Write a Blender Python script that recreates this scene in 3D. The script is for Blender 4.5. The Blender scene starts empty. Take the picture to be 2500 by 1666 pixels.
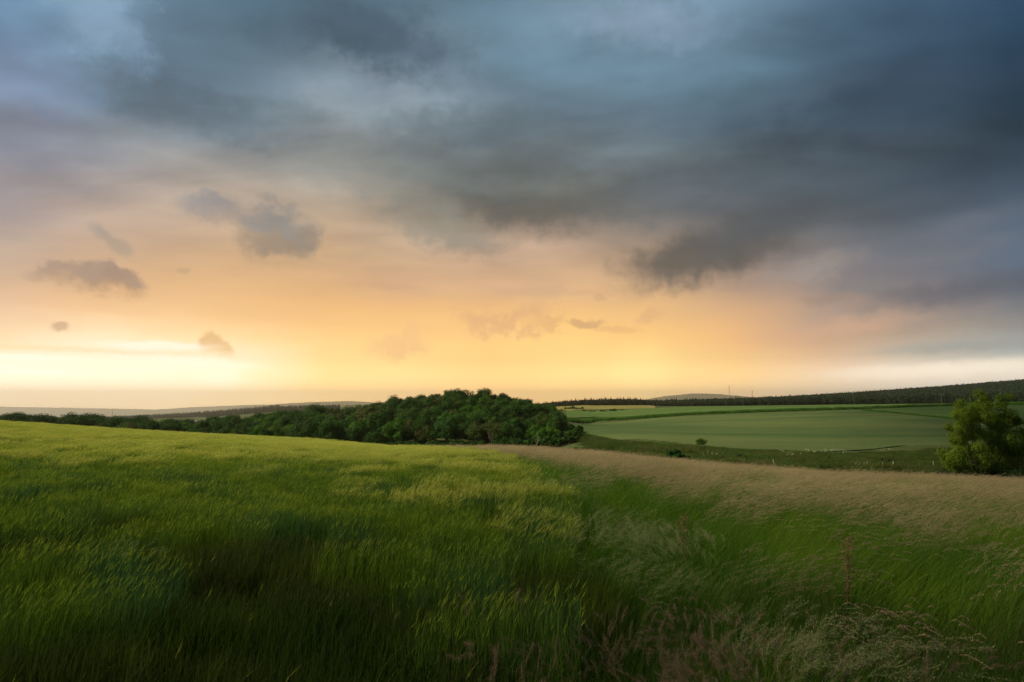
import bpy, math, random
import numpy as np
from mathutils import Vector

rng = np.random.default_rng(7)
random.seed(7)
scene = bpy.context.scene
C = scene.collection
PI = math.pi

# ------------------------------------------------------------------ camera maths
EYE = 2.1
FPX = 683.0
PITCH = math.atan(62.0 / FPX)
S = 1024.0 / 2500.0
CP, SP = math.cos(PITCH), math.sin(PITCH)


def ray(sx, sy):
    xc = (sx * S - 512.0) / FPX
    yc = (341.0 - sy * S) / FPX
    return np.array([xc, CP - yc * SP, SP + yc * CP])


def at(sx, sy, Y):
    d = ray(sx, sy)
    p = d * (Y / d[1])
    return np.array([p[0], p[1], p[2] + EYE])


def azel(sx, sy):
    d = ray(sx, sy)
    return math.atan2(d[0], d[1]), math.atan2(d[2], math.hypot(d[0], d[1]))


def lin(c):
    c = np.array(c, float) / 255.0
    return np.where(c <= 0.04045, c / 12.92, ((c + 0.055) / 1.055) ** 2.4)


# ------------------------------------------------------------------ numpy value noise
_perm = rng.random((256, 256))


def vnoise(x, y):
    xi = np.floor(x).astype(int); yi = np.floor(y).astype(int)
    fx = x - xi; fy = y - yi
    fx = fx * fx * (3 - 2 * fx); fy = fy * fy * (3 - 2 * fy)
    a = _perm[xi % 256, yi % 256]; b = _perm[(xi + 1) % 256, yi % 256]
    c = _perm[xi % 256, (yi + 1) % 256]; d = _perm[(xi + 1) % 256, (yi + 1) % 256]
    return (a * (1 - fx) + b * fx) * (1 - fy) + (c * (1 - fx) + d * fx) * fy


def fbm(x, y, o=4):
    s = 0; a = 0.5; n = 0
    for i in range(o):
        s = s + a * vnoise(x * 2 ** i + 17.3 * i, y * 2 ** i + 9.1 * i); n += a; a *= 0.5
    return s / n


def sstep(a, b, x):
    t = np.clip((x - a) / (b - a), 0, 1)
    return t * t * (3 - 2 * t)


# ------------------------------------------------------------------ terrain
_cx = np.array([-500, 0, 350, 700, 950, 1250, 1450, 1700, 2000, 2250, 2500, 3000.])
_cy = np.array([1020, 1028, 1050, 1067, 1086, 1088, 1101, 1126, 1149, 1158, 1168, 1180.])
_cY = np.array([75, 75, 75, 70, 60, 50, 42, 36, 33, 33, 33, 33.])
TOP = 0.88
_ca, _cg, _ck = [], [], []
for x_, y_, Y_ in zip(_cx, _cy, _cY):
    d = ray(x_, y_)
    s_ = -d[2] / d[1]
    c_ = EYE - TOP
    _ca.append(d[0] / d[1]); _ck.append(c_ / Y_ ** 2); _cg.append(s_ - 2 * c_ / Y_)
_ca, _cg, _ck = map(np.array, (_ca, _cg, _ck))

CTRL = []  # (a, lnY, slope)


def cpz(sx, Y, z):
    d = ray(sx, 1000)
    CTRL.append((d[0] / d[1], math.log(Y), (EYE - z) / Y))


def cps(sx, sy, Y):
    d = ray(sx, sy)
    CTRL.append((d[0] / d[1], math.log(Y), -d[2] / d[1]))


for sx in (-400, 0):
    for Y, z in ((90, -4), (120, -6.5), (200, -10.5), (300, -11), (450, -18), (1000, -36), (2000, -48), (5000, -115), (14000, -330)):
        cpz(sx, Y, z)
for sx, zz in ((350, (-5, -8, -12, -13.0, -17, -36, -46, -112, -325)), (520, (-5, -8.5, -12.5, -12.6, -16, -33, -38, -105, -320)),
               (700, (-5, -9, -13, -10.2, -13, -26, -22, -95, -310))):
    for Y, z in zip((90, 120, 200, 300, 450, 1000, 2000, 5000, 14000), zz):
        cpz(sx, Y, z)
for sx, zz in ((850, (-5, -9, -12.5, -8.5, -10)), (950, (-5, -9, -12.0, -5, -6)), (1080, (-5, -9, -11.5, -3.0, 0.2)), (1200, (-5, -9, -11.2, -1.6, 0.6)),
               (1330, (-5, -9, -11.0, -4.5, -3.5))):
    for Y, z in zip((80, 120, 200, 300, 350), zz):
        cpz(sx, Y, z)
    cpz(sx, 460, -5); cpz(sx, 1000, -14); cpz(sx, 2200, -20); cpz(sx, 6000, -18); cpz(sx, 14000, -18)
cps(1210, 996, 318)
for a in ((1450, 1098, 110), (1450, 1090, 170), (1430, 1062, 215), (1400, 1041, 290), (1390, 1027, 370), (1390, 1003, 560), (1400, 991, 800),
          (1750, 1133, 62), (1750, 1112, 100), (1750, 1096, 140), (1750, 1050, 220), (1750, 1013, 360), (1750, 1005, 420), (1750, 993, 640),
          (1600, 1086, 150), (1600, 1060, 200), (1600, 1022, 360), (1600, 996, 640),
          (2100, 1147, 55), (2100, 1125, 90), (2100, 1103, 130), (2100, 1050, 200), (2100, 1003, 330), (2100, 999, 400), (2100, 989, 620),
          (2400, 1152, 50), (2400, 1125, 85), (2400, 1088, 130), (2400, 1040, 210), (2400, 992, 350), (2400, 985, 620),
          (2650, 1155, 50), (2650, 1120, 90), (2650, 1085, 130), (2650, 1035, 210), (2650, 988, 350), (2650, 984, 620)):
    cps(*a)
for sx, z1, z2, z3 in ((1450, -1, -6, -8), (1600, -1, -6, -8), (1750, -1, -2, -4), (1950, 0, 8, 6), (2150, 1, 20, 18), (2350, 3, 33, 30), (2650, 6, 53, 38)):
    cpz(sx, 760, z1); cpz(sx, 1500, z2); cpz(sx, 2600, z3); cpz(sx, 6000, 0); cpz(sx, 14000, -10)

_K = np.array(CTRL)
_sc = np.array([1.0, 0.42])
_P = _K[:, :2] * _sc


def _phi(r):
    return np.sqrt(r * r + 0.003)


_D = np.linalg.norm(_P[:, None] - _P[None], axis=2)
_n = len(_P)
_A = np.zeros((_n + 3, _n + 3))
_A[:_n, :_n] = _phi(_D) + np.eye(_n) * 1e-4
_A[:_n, _n] = 1; _A[:_n, _n + 1:] = _P
_A[_n, :_n] = 1; _A[_n + 1:, :_n] = _P.T
_w = np.linalg.solve(_A, np.concatenate([_K[:, 2], np.zeros(3)]))


def far_s(a, L):
    q = np.stack([a, L], -1) * _sc
    out = np.empty(len(q))
    for i in range(0, len(q), 20000):
        qq = q[i:i + 20000]
        d = np.linalg.norm(qq[:, None] - _P[None], axis=2)
        out[i:i + 20000] = _phi(d) @ _w[:_n] + _w[_n] + qq @ _w[_n + 1:]
    return out


def height(x, y):
    x = np.atleast_1d(np.asarray(x, float)).ravel(); y = np.atleast_1d(np.asarray(y, float)).ravel()
    r = np.hypot(x, y); th = np.arctan2(x, y)
    thc = np.clip(th, -math.radians(46), math.radians(46))
    a = np.tan(thc); Y = np.maximum(r * np.cos(thc), 1e-3)
    g = np.interp(a, _ca, _cg); k = np.interp(a, _ca, _ck)
    back = sstep(math.radians(60), math.radians(170), np.abs(th))
    g = g * (1 - back) + 0.01 * back; k = k * (1 - back) + 0.0006 * back
    yc = np.sqrt((EYE - TOP) / k)
    Yn = np.minimum(Y, 2.0 * yc)
    zn = -(g * Yn + k * Yn ** 2)
    s = far_s(a, np.log(np.clip(Y, 60, 14000)))
    zf = EYE - s * np.clip(Y, 60, 14000)
    w = sstep(1.02, 1.75, Y / yc)
    z = zn * (1 - w) + zf * w
    z = z + 0.10 * (fbm(x / 6, y / 6, 3) - 0.5) * np.clip(Y / 8, 0, 1) * (Y < 400)
    z = z - np.exp(-(r / 1.2) ** 2) * 0.0
    return z


def h1(x, y):
    return float(height(x, y)[0])


def hit(sx, sy, y0=58.0, y1=3000.0):
    """first ground point beyond y0 along the ray of a photo pixel"""
    d = ray(sx, sy); d = d / d[1]
    Ys = np.exp(np.linspace(math.log(y0), math.log(y1), 700))
    z = EYE + d[2] * Ys
    g = height(d[0] * Ys, Ys)
    below = np.where(z <= g)[0]
    Yh = Ys[below[0]] if len(below) else y1
    return np.array([d[0] * Yh, Yh])


# ------------------------------------------------------------------ mesh accumulator
class Acc:
    def __init__(s):
        s.v = []; s.q = []; s.t = []; s.n = 0; s.mq = []; s.mt = []; s.tint = []

    def add(s, verts, quads=None, tris=None, mat=0, tint=None):
        verts = np.asarray(verts, float).reshape(-1, 3)
        if quads is not None and len(quads):
            q = np.asarray(quads, int).reshape(-1, 4) + s.n; s.q.append(q); s.mq.append(np.full(len(q), mat))
        if tris is not None and len(tris):
            t = np.asarray(tris, int).reshape(-1, 3) + s.n; s.t.append(t); s.mt.append(np.full(len(t), mat))
        s.v.append(verts)
        s.tint.append(np.zeros(len(verts)) if tint is None else np.broadcast_to(np.asarray(tint, float), (len(verts),)))
        s.n += len(verts)

    def mesh(s, name, mats=(), smooth=False):
        me = bpy.data.meshes.new(name)
        v = np.concatenate(s.v)
        q = np.concatenate(s.q) if s.q else np.zeros((0, 4), int)
        t = np.concatenate(s.t) if s.t else np.zeros((0, 3), int)
        me.vertices.add(len(v)); me.vertices.foreach_set("co", v.ravel())
        loops = np.concatenate([q.ravel(), t.ravel()])
        me.loops.add(len(loops)); me.loops.foreach_set("vertex_index", loops)
        npoly = len(q) + len(t)
        me.polygons.add(npoly)
        st = np.concatenate([np.arange(len(q)) * 4, len(q) * 4 + np.arange(len(t)) * 3])
        me.polygons.foreach_set("loop_start", st)
        mi = np.concatenate([np.concatenate(s.mq) if s.mq else np.zeros(0, int), np.concatenate(s.mt) if s.mt else np.zeros(0, int)])
        me.polygons.foreach_set("material_index", mi.astype(np.int32))
        me.polygons.foreach_set("use_smooth", np.full(npoly, smooth))
        at_ = me.attributes.new("tint", 'FLOAT', 'POINT'); at_.data.foreach_set("value", np.concatenate(s.tint))
        for m in mats: me.materials.append(m)
        me.update(); me.validate()
        return me


def obj(name, me, parent=None, **props):
    o = bpy.data.objects.new(name, me); C.objects.link(o)
    if parent is not None: o.parent = parent
    for k, v in props.items(): o[k] = v
    return o


def empty(name, loc, rz=0.0, scale=1.0, **props):
    o = bpy.data.objects.new(name, None); C.objects.link(o)
    o.location = loc; o.rotation_euler = (0, 0, rz); o.scale = (scale,) * 3 if np.isscalar(scale) else scale
    o.empty_display_size = 0.3
    for k, v in props.items(): o[k] = v
    return o


# ------------------------------------------------------------------ node helpers
def mathn(nt, op, a, b=None, c=None, clamp=False):
    n = nt.nodes.new('ShaderNodeMath'); n.operation = op; n.use_clamp = clamp
    for i, v in enumerate((a, b, c)):
        if v is None: continue
        if isinstance(v, (int, float)): n.inputs[i].default_value = v
        else: nt.links.new(v, n.inputs[i])
    return n.outputs[0]


def mixc(nt, fac, a, b, blend='MIX'):
    n = nt.nodes.new('ShaderNodeMix'); n.data_type = 'RGBA'; n.blend_type = blend; n.clamp_factor = True
    for i, v in ((0, fac), (6, a), (7, b)):
        if isinstance(v, (int, float)): n.inputs[i].default_value = v
        elif isinstance(v, (tuple, list, np.ndarray)): n.inputs[i].default_value = (*[float(t) for t in v[:3]], 1)
        else: nt.links.new(v, n.inputs[i])
    return n.outputs[2]


def noise(nt, vec, scale, detail=3, rough=0.5, dist=0.0):
    n = nt.nodes.new('ShaderNodeTexNoise'); n.inputs['Scale'].default_value = scale
    n.inputs['Detail'].default_value = detail; n.inputs['Roughness'].default_value = rough
    n.inputs['Distortion'].default_value = dist
    if vec is not None: nt.links.new(vec, n.inputs['Vector'])
    return n


def maprange(nt, v, a, b, c=0.0, d=1.0, kind='LINEAR'):
    n = nt.nodes.new('ShaderNodeMapRange'); n.interpolation_type = kind
    nt.links.new(v, n.inputs[0])
    for i, t in zip((1, 2, 3, 4), (a, b, c, d)): n.inputs[i].default_value = t
    return n.outputs[0]


def mapping(nt, vec, scale=(1, 1, 1), rot=(0, 0, 0), loc=(0, 0, 0)):
    n = nt.nodes.new('ShaderNodeMapping'); nt.links.new(vec, n.inputs[0])
    n.inputs['Scale'].default_value = scale; n.inputs['Rotation'].default_value = rot; n.inputs['Location'].default_value = loc
    return n.outputs[0]


def newmat(name):
    m = bpy.data.materials.new(name); m.use_nodes = True
    nt = m.node_tree; nt.nodes.clear()
    return m, nt


def leafmat(name, c1, c2, c3=None, trans=0.35, scale=0.15, rough=0.65, spec=0.10, patch=None):
    """foliage: three colours mixed by plant, by instance and by soft patches over the ground"""
    m, nt = newmat(name)
    out = nt.nodes.new('ShaderNodeOutputMaterial')
    a = nt.nodes.new('ShaderNodeAttribute'); a.attribute_name = 'tint'
    oi = nt.nodes.new('ShaderNodeObjectInfo')
    geo = nt.nodes.new('ShaderNodeNewGeometry')
    ns = noise(nt, geo.outputs['Position'], scale, 3)
    f = mathn(nt, 'ADD', mathn(nt, 'MULTIPLY', a.outputs['Fac'], 0.55), mathn(nt, 'MULTIPLY', oi.outputs['Random'], 0.35))
    f = mathn(nt, 'ADD', f, mathn(nt, 'MULTIPLY', mathn(nt, 'SUBTRACT', ns.outputs['Fac'], 0.5), 1.6))
    f = maprange(nt, f, 0.05, 0.9)
    col = mixc(nt, f, c1, c2)
    if c3 is not None:
        n2 = noise(nt, mapping(nt, geo.outputs['Position'], (1, 1, 1), (0, 0, 0), (31, 7, 3)), scale * 1.7, 3)
        g = maprange(nt, mathn(nt, 'ADD', n2.outputs['Fac'], mathn(nt, 'MULTIPLY', a.outputs['Fac'], 0.12)), 0.52, 0.72)
        col = mixc(nt, g, col, c3)
    p = nt.nodes.new('ShaderNodeBsdfPrincipled')
    nt.links.new(col, p.inputs['Base Color']); p.inputs['Roughness'].default_value = rough
    p.inputs['Specular IOR Level'].default_value = spec
    t = nt.nodes.new('ShaderNodeBsdfTranslucent'); nt.links.new(col, t.inputs['Color'])
    mx = nt.nodes.new('ShaderNodeMixShader'); mx.inputs[0].default_value = trans
    nt.links.new(p.outputs[0], mx.inputs[1]); nt.links.new(t.outputs[0], mx.inputs[2])
    nt.links.new(mx.outputs[0], out.inputs[0])
    return m


def plainmat(name, c1, c2=None, scale=5.0, rough=0.8, spec=0.2, metal=0.0, stretch=(1, 1, 1)):
    m, nt = newmat(name)
    out = nt.nodes.new('ShaderNodeOutputMaterial')
    p = nt.nodes.new('ShaderNodeBsdfPrincipled')
    tc = nt.nodes.new('ShaderNodeTexCoord')
    ns = noise(nt, mapping(nt, tc.outputs['Object'], stretch), scale, 4, 0.6)
    f = maprange(nt, ns.outputs['Fac'], 0.3, 0.7)
    col = mixc(nt, f, c1, c2 if c2 is not None else c1)
    nt.links.new(col, p.inputs['Base Color']); p.inputs['Roughness'].default_value = rough
    p.inputs['Specular IOR Level'].default_value = spec; p.inputs['Metallic'].default_value = metal
    nt.links.new(p.outputs[0], out.inputs[0])
    return m

# ------------------------------------------------------------------ light settings
OVER1 = lin((42, 52, 60)); OVER2 = lin((58, 68, 76))
SKY_S = 0.77
SUN_E = 5.0; SUN_ANG = 0.6; SUN_COL = (1.0, 0.83, 0.56); EXPO = 0.35
HAZE = 0.00008; HAZE_G = 0.8

# ------------------------------------------------------------------ ground
def groundmat():
    m, nt = newmat("grassland")
    out = nt.nodes.new('ShaderNodeOutputMaterial')
    p = nt.nodes.new('ShaderNodeBsdfPrincipled'); geo = nt.nodes.new('ShaderNodeNewGeometry'); P = geo.outputs['Position']
    a = noise(nt, P, 0.035, 4, 0.6); b = noise(nt, P, 0.9, 4, 0.65); c = noise(nt, mapping(nt, P, (0.25, 1, 1)), 0.12, 3)
    col = mixc(nt, maprange(nt, a.outputs['Fac'], 0.35, 0.65), (0.045, 0.085, 0.022), (0.085, 0.115, 0.035))
    col = mixc(nt, maprange(nt, c.outputs['Fac'], 0.52, 0.72), col, (0.13, 0.12, 0.05))
    col = mixc(nt, maprange(nt, b.outputs['Fac'], 0.3, 0.75), col, (0.03, 0.05, 0.014))
    bm = nt.nodes.new('ShaderNodeBump'); bm.inputs['Strength'].default_value = 1.0; bm.inputs['Distance'].default_value = 0.35
    nt.links.new(b.outputs['Fac'], bm.inputs['Height']); nt.links.new(bm.outputs[0], p.inputs['Normal'])
    nt.links.new(col, p.inputs['Base Color']); p.inputs['Roughness'].default_value = 0.9; p.inputs['Specular IOR Level'].default_value = 0.1
    nt.links.new(p.outputs[0], out.inputs[0]); return m


def cropmat(name, c1, c2, c3, rot=0.0, big=0.02, rows=True):
    """a standing crop seen from far: wind-laid patches, drill rows and tramlines"""
    m, nt = newmat(name)
    out = nt.nodes.new('ShaderNodeOutputMaterial')
    p = nt.nodes.new('ShaderNodeBsdfPrincipled'); geo = nt.nodes.new('ShaderNodeNewGeometry'); P = geo.outputs['Position']
    R = mapping(nt, P, (1, 1, 1), (0, 0, rot))
    a = noise(nt, mapping(nt, R, (0.35, 1, 1)), big, 5, 0.6, 0.6)
    b = noise(nt, mapping(nt, R, (0.18, 1, 1)), 0.35, 5, 0.7)
    f = noise(nt, P, 1.6, 4, 0.7)
    col = mixc(nt, maprange(nt, a.outputs['Fac'], 0.42, 0.58), c1, c2)
    col = mixc(nt, maprange(nt, b.outputs['Fac'], 0.5, 0.78), col, c3)
    if rows:
        s = nt.nodes.new('ShaderNodeSeparateXYZ'); nt.links.new(R, s.inputs[0])
        w = noise(nt, R, 0.02, 2)
        y = mathn(nt, 'ADD', s.outputs[1], mathn(nt, 'MULTIPLY', w.outputs['Fac'], 25.0))
        t = mathn(nt, 'ABSOLUTE', mathn(nt, 'SUBTRACT', mathn(nt, 'FRACT', mathn(nt, 'DIVIDE', y, 18.0)), 0.5))
        tl = maprange(nt, t, 0.478, 0.49, 0.0, 0.5)
        br = maprange(nt, f.outputs['Fac'], 0.3, 0.6)
        col = mixc(nt, mathn(nt, 'MULTIPLY', tl, br), col, tuple(v * 0.45 for v in c1))
    bm = nt.nodes.new('ShaderNodeBump'); bm.inputs['Strength'].default_value = 0.9; bm.inputs['Distance'].default_value = 0.3
    hh = mathn(nt, 'ADD', mathn(nt, 'MULTIPLY', b.outputs['Fac'], 2.0), f.outputs['Fac'])
    nt.links.new(hh, bm.inputs['Height']); nt.links.new(bm.outputs[0], p.inputs['Normal'])
    nt.links.new(col, p.inputs['Base Color']); p.inputs['Roughness'].default_value = 0.85; p.inputs['Specular IOR Level'].default_value = 0.15
    nt.links.new(p.outputs[0], out.inputs[0]); return m


def make_ground():
    front = np.radians(np.arange(-44, 44.01, 0.4)); rest = np.radians(np.arange(46, 314.1, 4))
    th = np.concatenate([front, rest]); nT = len(th)
    R = np.exp(np.linspace(math.log(0.25), math.log(21000), 335))
    TT, RR = np.meshgrid(th, R)
    X = (np.sin(TT) * RR).ravel(); Y = (np.cos(TT) * RR).ravel()
    Z = height(X, Y)
    A = Acc()
    i = np.arange(len(R) - 1)[:, None]; j = np.arange(nT)[None]
    j2 = (j + 1) % nT
    q = np.stack([i * nT + j, i * nT + j2, (i + 1) * nT + j2, (i + 1) * nT + j], -1).reshape(-1, 4)
    q = q[:, ::-1]
    A.add(np.stack([X, Y, Z], 1), q)
    c = len(X)
    A.v.append(np.array([[0, 0, h1(0, 0.01)]])); A.tint.append(np.zeros(1)); A.n += 1
    jj = np.arange(nT)
    A.t.append(np.stack([np.full(nT, c), (jj + 1) % nT, jj], 1)); A.mt.append(np.zeros(nT, int))
    return obj("ground", A.mesh("ground", [groundmat()], True), kind='structure',
               label="rolling grassland running down into the valley and up to the far ridges")


make_ground()


def field(name, lower, upper, hgt, mat, nx=160, ny=40, **props):
    """a crop standing hgt metres tall between two edge lines given as photo points; follows the land"""
    def curve(pts):
        w = np.array([hit(*p) if len(p) == 2 else np.array([at(p[0], p[1], p[2])[0], p[2]]) for p in pts])
        d = np.concatenate([[0], np.cumsum(np.linalg.norm(np.diff(w, axis=0), axis=1))])
        t = np.linspace(0, d[-1], nx)
        return np.stack([np.interp(t, d, w[:, 0]), np.interp(t, d, w[:, 1])], 1)
    lo, up = curve(lower), curve(upper)
    t = np.linspace(0, 1, ny)[:, None, None]
    g = lo[None] * (1 - t) + up[None] * t
    X, Y = g[..., 0], g[..., 1]
    X = X + (fbm(X / 9, Y / 9, 3) - .5) * 1.2
    Zg = height(X, Y).reshape(X.shape)
    Z = Zg + hgt + (fbm(X / 5, Y / 5, 3) - .5) * 0.15
    V = np.stack([X, Y, Z], -1).reshape(-1, 3)
    i = np.arange(ny - 1)[:, None]; j = np.arange(nx - 1)[None]
    q = np.stack([i * nx + j, i * nx + j + 1, (i + 1) * nx + j + 1, (i + 1) * nx + j], -1).reshape(-1, 4)
    A = Acc(); A.add(V, q)
    idx = np.arange(ny * nx).reshape(ny, nx)
    ring = np.concatenate([idx[0, :], idx[1:, -1], idx[-1, -2::-1], idx[-2:0:-1, 0]])
    base = V[ring].copy(); base[:, 2] = Zg.reshape(-1)[ring] - 0.1
    n = len(ring); k = np.arange(n)
    A.add(np.concatenate([V[ring], base]), np.stack([k, k + n, (k + 1) % n + n, (k + 1) % n], 1))
    return obj(name, A.mesh(name, [mat], True), **props)


m_green = cropmat("green_crop", (0.034, 0.082, 0.020), (0.095, 0.132, 0.042), (0.065, 0.115, 0.025), rot=0.5, big=0.012)
m_green2 = cropmat("upper_crop", (0.05, 0.115, 0.02), (0.075, 0.14, 0.03), (0.10, 0.14, 0.04), rot=-0.1, rows=False)
m_ochre = cropmat("ochre_crop", (0.20, 0.18, 0.05), (0.16, 0.17, 0.045), (0.24, 0.21, 0.07), rot=0.1, rows=False)
m_far = cropmat("far_crop", (0.16, 0.19, 0.06), (0.20, 0.2, 0.07), (0.12, 0.18, 0.06), rows=False)

field("green_field", [(1405, 1048), (1430, 1060), (1500, 1075), (1600, 1086), (1750, 1094), (1900, 1101), (2020, 1104), (2130, 1098), (2200, 1090), (2320, 1088), (2520, 1086), (2700, 1084)],
      [(1400, 1040), (1450, 1034), (1550, 1027), (1700, 1016), (1800, 1010), (2000, 1004), (2090, 1001), (2180, 1010), (2260, 1018), (2350, 1027), (2520, 1038), (2700, 1042)], 0.18, m_green, kind='stuff', category='crop field',
      label="large smooth green crop field on the slope beyond the tan meadow")
field("side_field", [(2125, 1003.5), (2180, 1008), (2260, 1016), (2350, 1024.5), (2520, 1035), (2700, 1039)],
      [(2130, 1001), (2200, 998.5), (2300, 995), (2400, 993), (2520, 991.5), (2700, 990)], 0.55, m_green2, kind='stuff', category='crop field',
      label="narrow darker green crop wedge above the large field at far right")
field("upper_field", [(1380, 1021), (1450, 1019), (1600, 1014), (1800, 1006), (2000, 999), (2200, 993), (2400, 989), (2700, 986)],
      [(1384, 1003), (1480, 1004), (1560, 999.5), (1640, 996, 640), (1800, 993.6, 650), (2000, 990.5, 650), (2200, 987, 650), (2700, 984.5, 650)], 0.5, m_green2, kind='stuff', category='crop field',
      label="bright green crop field above the dark hedge bank, below the far woods")
field("ochre_field", [(1350, 1001), (1400, 1002), (1480, 1001), (1600, 997.5)],
      [(1352, 992), (1400, 989.5), (1480, 990), (1600, 992.5)], 0.5, m_ochre, nx=80, ny=20, kind='stuff', category='crop field',
      label="small ochre corn field with bushes on it below the conifer forest")
field("clearing", [(1150, 1003, 300), (1200, 1004, 300), (1260, 1003, 300), (1300, 1001, 300)],
      [(1150, 988, 335), (1200, 988, 337), (1260, 988, 337), (1300, 988, 333)], 0.4, m_ochre, nx=60, ny=20, kind='stuff', category='crop field',
      label="strip of straw coloured grass between the trees on the wooded hill")

# ------------------------------------------------------------------ scattering
PROTO = {}


def scatter(name, protos, pos, rot, scl, idx, **props):
    """one stuff object: many copies of small plant meshes set on its points"""
    me = bpy.data.meshes.new(name)
    me.vertices.add(len(pos)); me.vertices.foreach_set("co", np.asarray(pos, float).ravel())
    for nm, ty, dat, key in (("rot", 'FLOAT_VECTOR', rot, 'vector'), ("scl", 'FLOAT_VECTOR', scl, 'vector'), ("idx", 'INT', idx, 'value')):
        a = me.attributes.new(nm, ty, 'POINT'); a.data.foreach_set(key, np.asarray(dat).ravel())
    o = obj(name, me, **props)
    col = bpy.data.collections.new(name + "_kinds")
    for i, pm in enumerate(protos):
        po = bpy.data.objects.new("%02d_%s" % (i, pm.name), pm); col.objects.link(po)
    g = bpy.data.node_groups.new(name + "_scatter", 'GeometryNodeTree')
    g.interface.new_socket("Geometry", in_out='INPUT', socket_type='NodeSocketGeometry')
    g.interface.new_socket("Geometry", in_out='OUTPUT', socket_type='NodeSocketGeometry')
    N, L = g.nodes, g.links
    gi = N.new('NodeGroupInput'); go = N.new('NodeGroupOutput')
    ci = N.new('GeometryNodeCollectionInfo'); ci.inputs['Collection'].default_value = col
    ci.inputs['Separate Children'].default_value = True; ci.inputs['Reset Children'].default_value = True
    ip = N.new('GeometryNodeInstanceOnPoints'); ip.inputs['Pick Instance'].default_value = True

    def attr(nm, ty):
        n = N.new('GeometryNodeInputNamedAttribute'); n.data_type = ty; n.inputs['Name'].default_value = nm
        return next(s for s in n.outputs if s.enabled and s.name == 'Attribute')
    L.new(gi.outputs[0], ip.inputs['Points']); L.new(ci.outputs[0], ip.inputs['Instance'])
    L.new(attr("idx", 'INT'), ip.inputs['Instance Index'])
    er = N.new('FunctionNodeEulerToRotation'); L.new(attr("rot", 'FLOAT_VECTOR'), er.inputs[0]); L.new(er.outputs[0], ip.inputs['Rotation'])
    L.new(attr("scl", 'FLOAT_VECTOR'), ip.inputs['Scale'])
    L.new(ip.outputs[0], go.inputs[0])
    md = o.modifiers.new("scatter", 'NODES'); md.node_group = g
    return o


def place(name, protos, xy, smin, smax, rz=0.2, tilt=0.03, sink=0.02, sz=None, weights=None, **props):
    n = len(xy); z = height(xy[:, 0], xy[:, 1]) - sink
    s = rng.uniform(smin, smax, n)
    scl = np.stack([s, s, s if sz is None else s * sz], 1)
    rot = np.stack([rng.normal(0, tilt, n), rng.normal(0, tilt, n), rng.uniform(-rz, rz, n)], 1)
    idx = rng.choice(len(protos), n, p=weights)
    return scatter(name, protos, np.column_stack([xy, z]), rot, scl, idx, **props)


# ------------------------------------------------------------------ grasses
def ribbons(A, base, h, lean, width, nseg=4, curve=1.0, mat=0, tint=None, wind=(1, 0.15), t0=0.0, taper=0.85):
    """N blades; lean = horizontal reach of the tip as a share of the height"""
    N = len(base); base = np.asarray(base, float)
    h = np.broadcast_to(h, (N,)); width = np.broadcast_to(width, (N,))
    t = np.linspace(0, 1, nseg + 1)
    lean = np.asarray(lean, float)                                   # (N,2)
    up = t[None] * h[:, None] * (1 - 0.25 * np.clip(np.linalg.norm(lean, axis=1), 0, 2)[:, None] * t[None] ** 2)
    px = base[:, 0, None] + lean[:, 0, None] * h[:, None] * t[None] ** (1 + curve)
    py = base[:, 1, None] + lean[:, 1, None] * h[:, None] * t[None] ** (1 + curve)
    pz = base[:, 2, None] + up
    ang = rng.uniform(0, 2 * PI, N)
    wx, wy = np.cos(ang), np.sin(ang)
    w = width[:, None] * (1 - taper * t[None] ** 1.5) * 0.5
    L = np.stack([px - wx[:, None] * w, py - wy[:, None] * w, pz], -1)
    R = np.stack([px + wx[:, None] * w, py + wy[:, None] * w, pz], -1)
    V = np.stack([L, R], 2).reshape(N, -1, 3)
    k = (nseg + 1) * 2
    s = np.arange(nseg) * 2
    q = np.stack([s, s + 1, s + 3, s + 2], 1)
    Q = (np.arange(N)[:, None, None] * k + q[None]).reshape(-1, 4)
    tt = rng.random(N) if tint is None else np.broadcast_to(tint, (N,))
    A.add(V.reshape(-1, 3), Q, mat=mat, tint=np.repeat(tt, k))
    return np.stack([px[:, -1], py[:, -1], pz[:, -1]], 1), np.stack([px[:, -1] - px[:, -2], py[:, -1] - py[:, -2], pz[:, -1] - pz[:, -2]], 1)


def slivers(A, p0, p1, w, mat, tint):
    """thin triangles from p0 to p1"""
    N = len(p0); d = p1 - p0
    r = rng.normal(size=(N, 3)); s = np.cross(d, r); s /= np.linalg.norm(s, axis=1)[:, None] + 1e-9
    V = np.stack([p0 - s * np.reshape(w, (-1, 1)) * .5, p0 + s * np.reshape(w, (-1, 1)) * .5, p1], 1).reshape(-1, 3)
    A.add(V, tris=np.arange(N * 3).reshape(-1, 3), mat=mat, tint=np.repeat(tint, 3))


def rhombs(A, c, d, w, mat, tint):
    """small diamond-shaped spikelets or leaves at c along d"""
    N = len(c); r = rng.normal(size=(N, 3)); s = np.cross(d, r); s /= np.linalg.norm(s, axis=1)[:, None] + 1e-9
    s = s * np.reshape(w, (-1, 1))
    V = np.stack([c - d * .5, c + s * .5, c + d * .5, c - s * .5], 1).reshape(-1, 3)
    A.add(V, np.arange(N * 4).reshape(-1, 4), mat=mat, tint=np.repeat(tint, 4))


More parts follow.
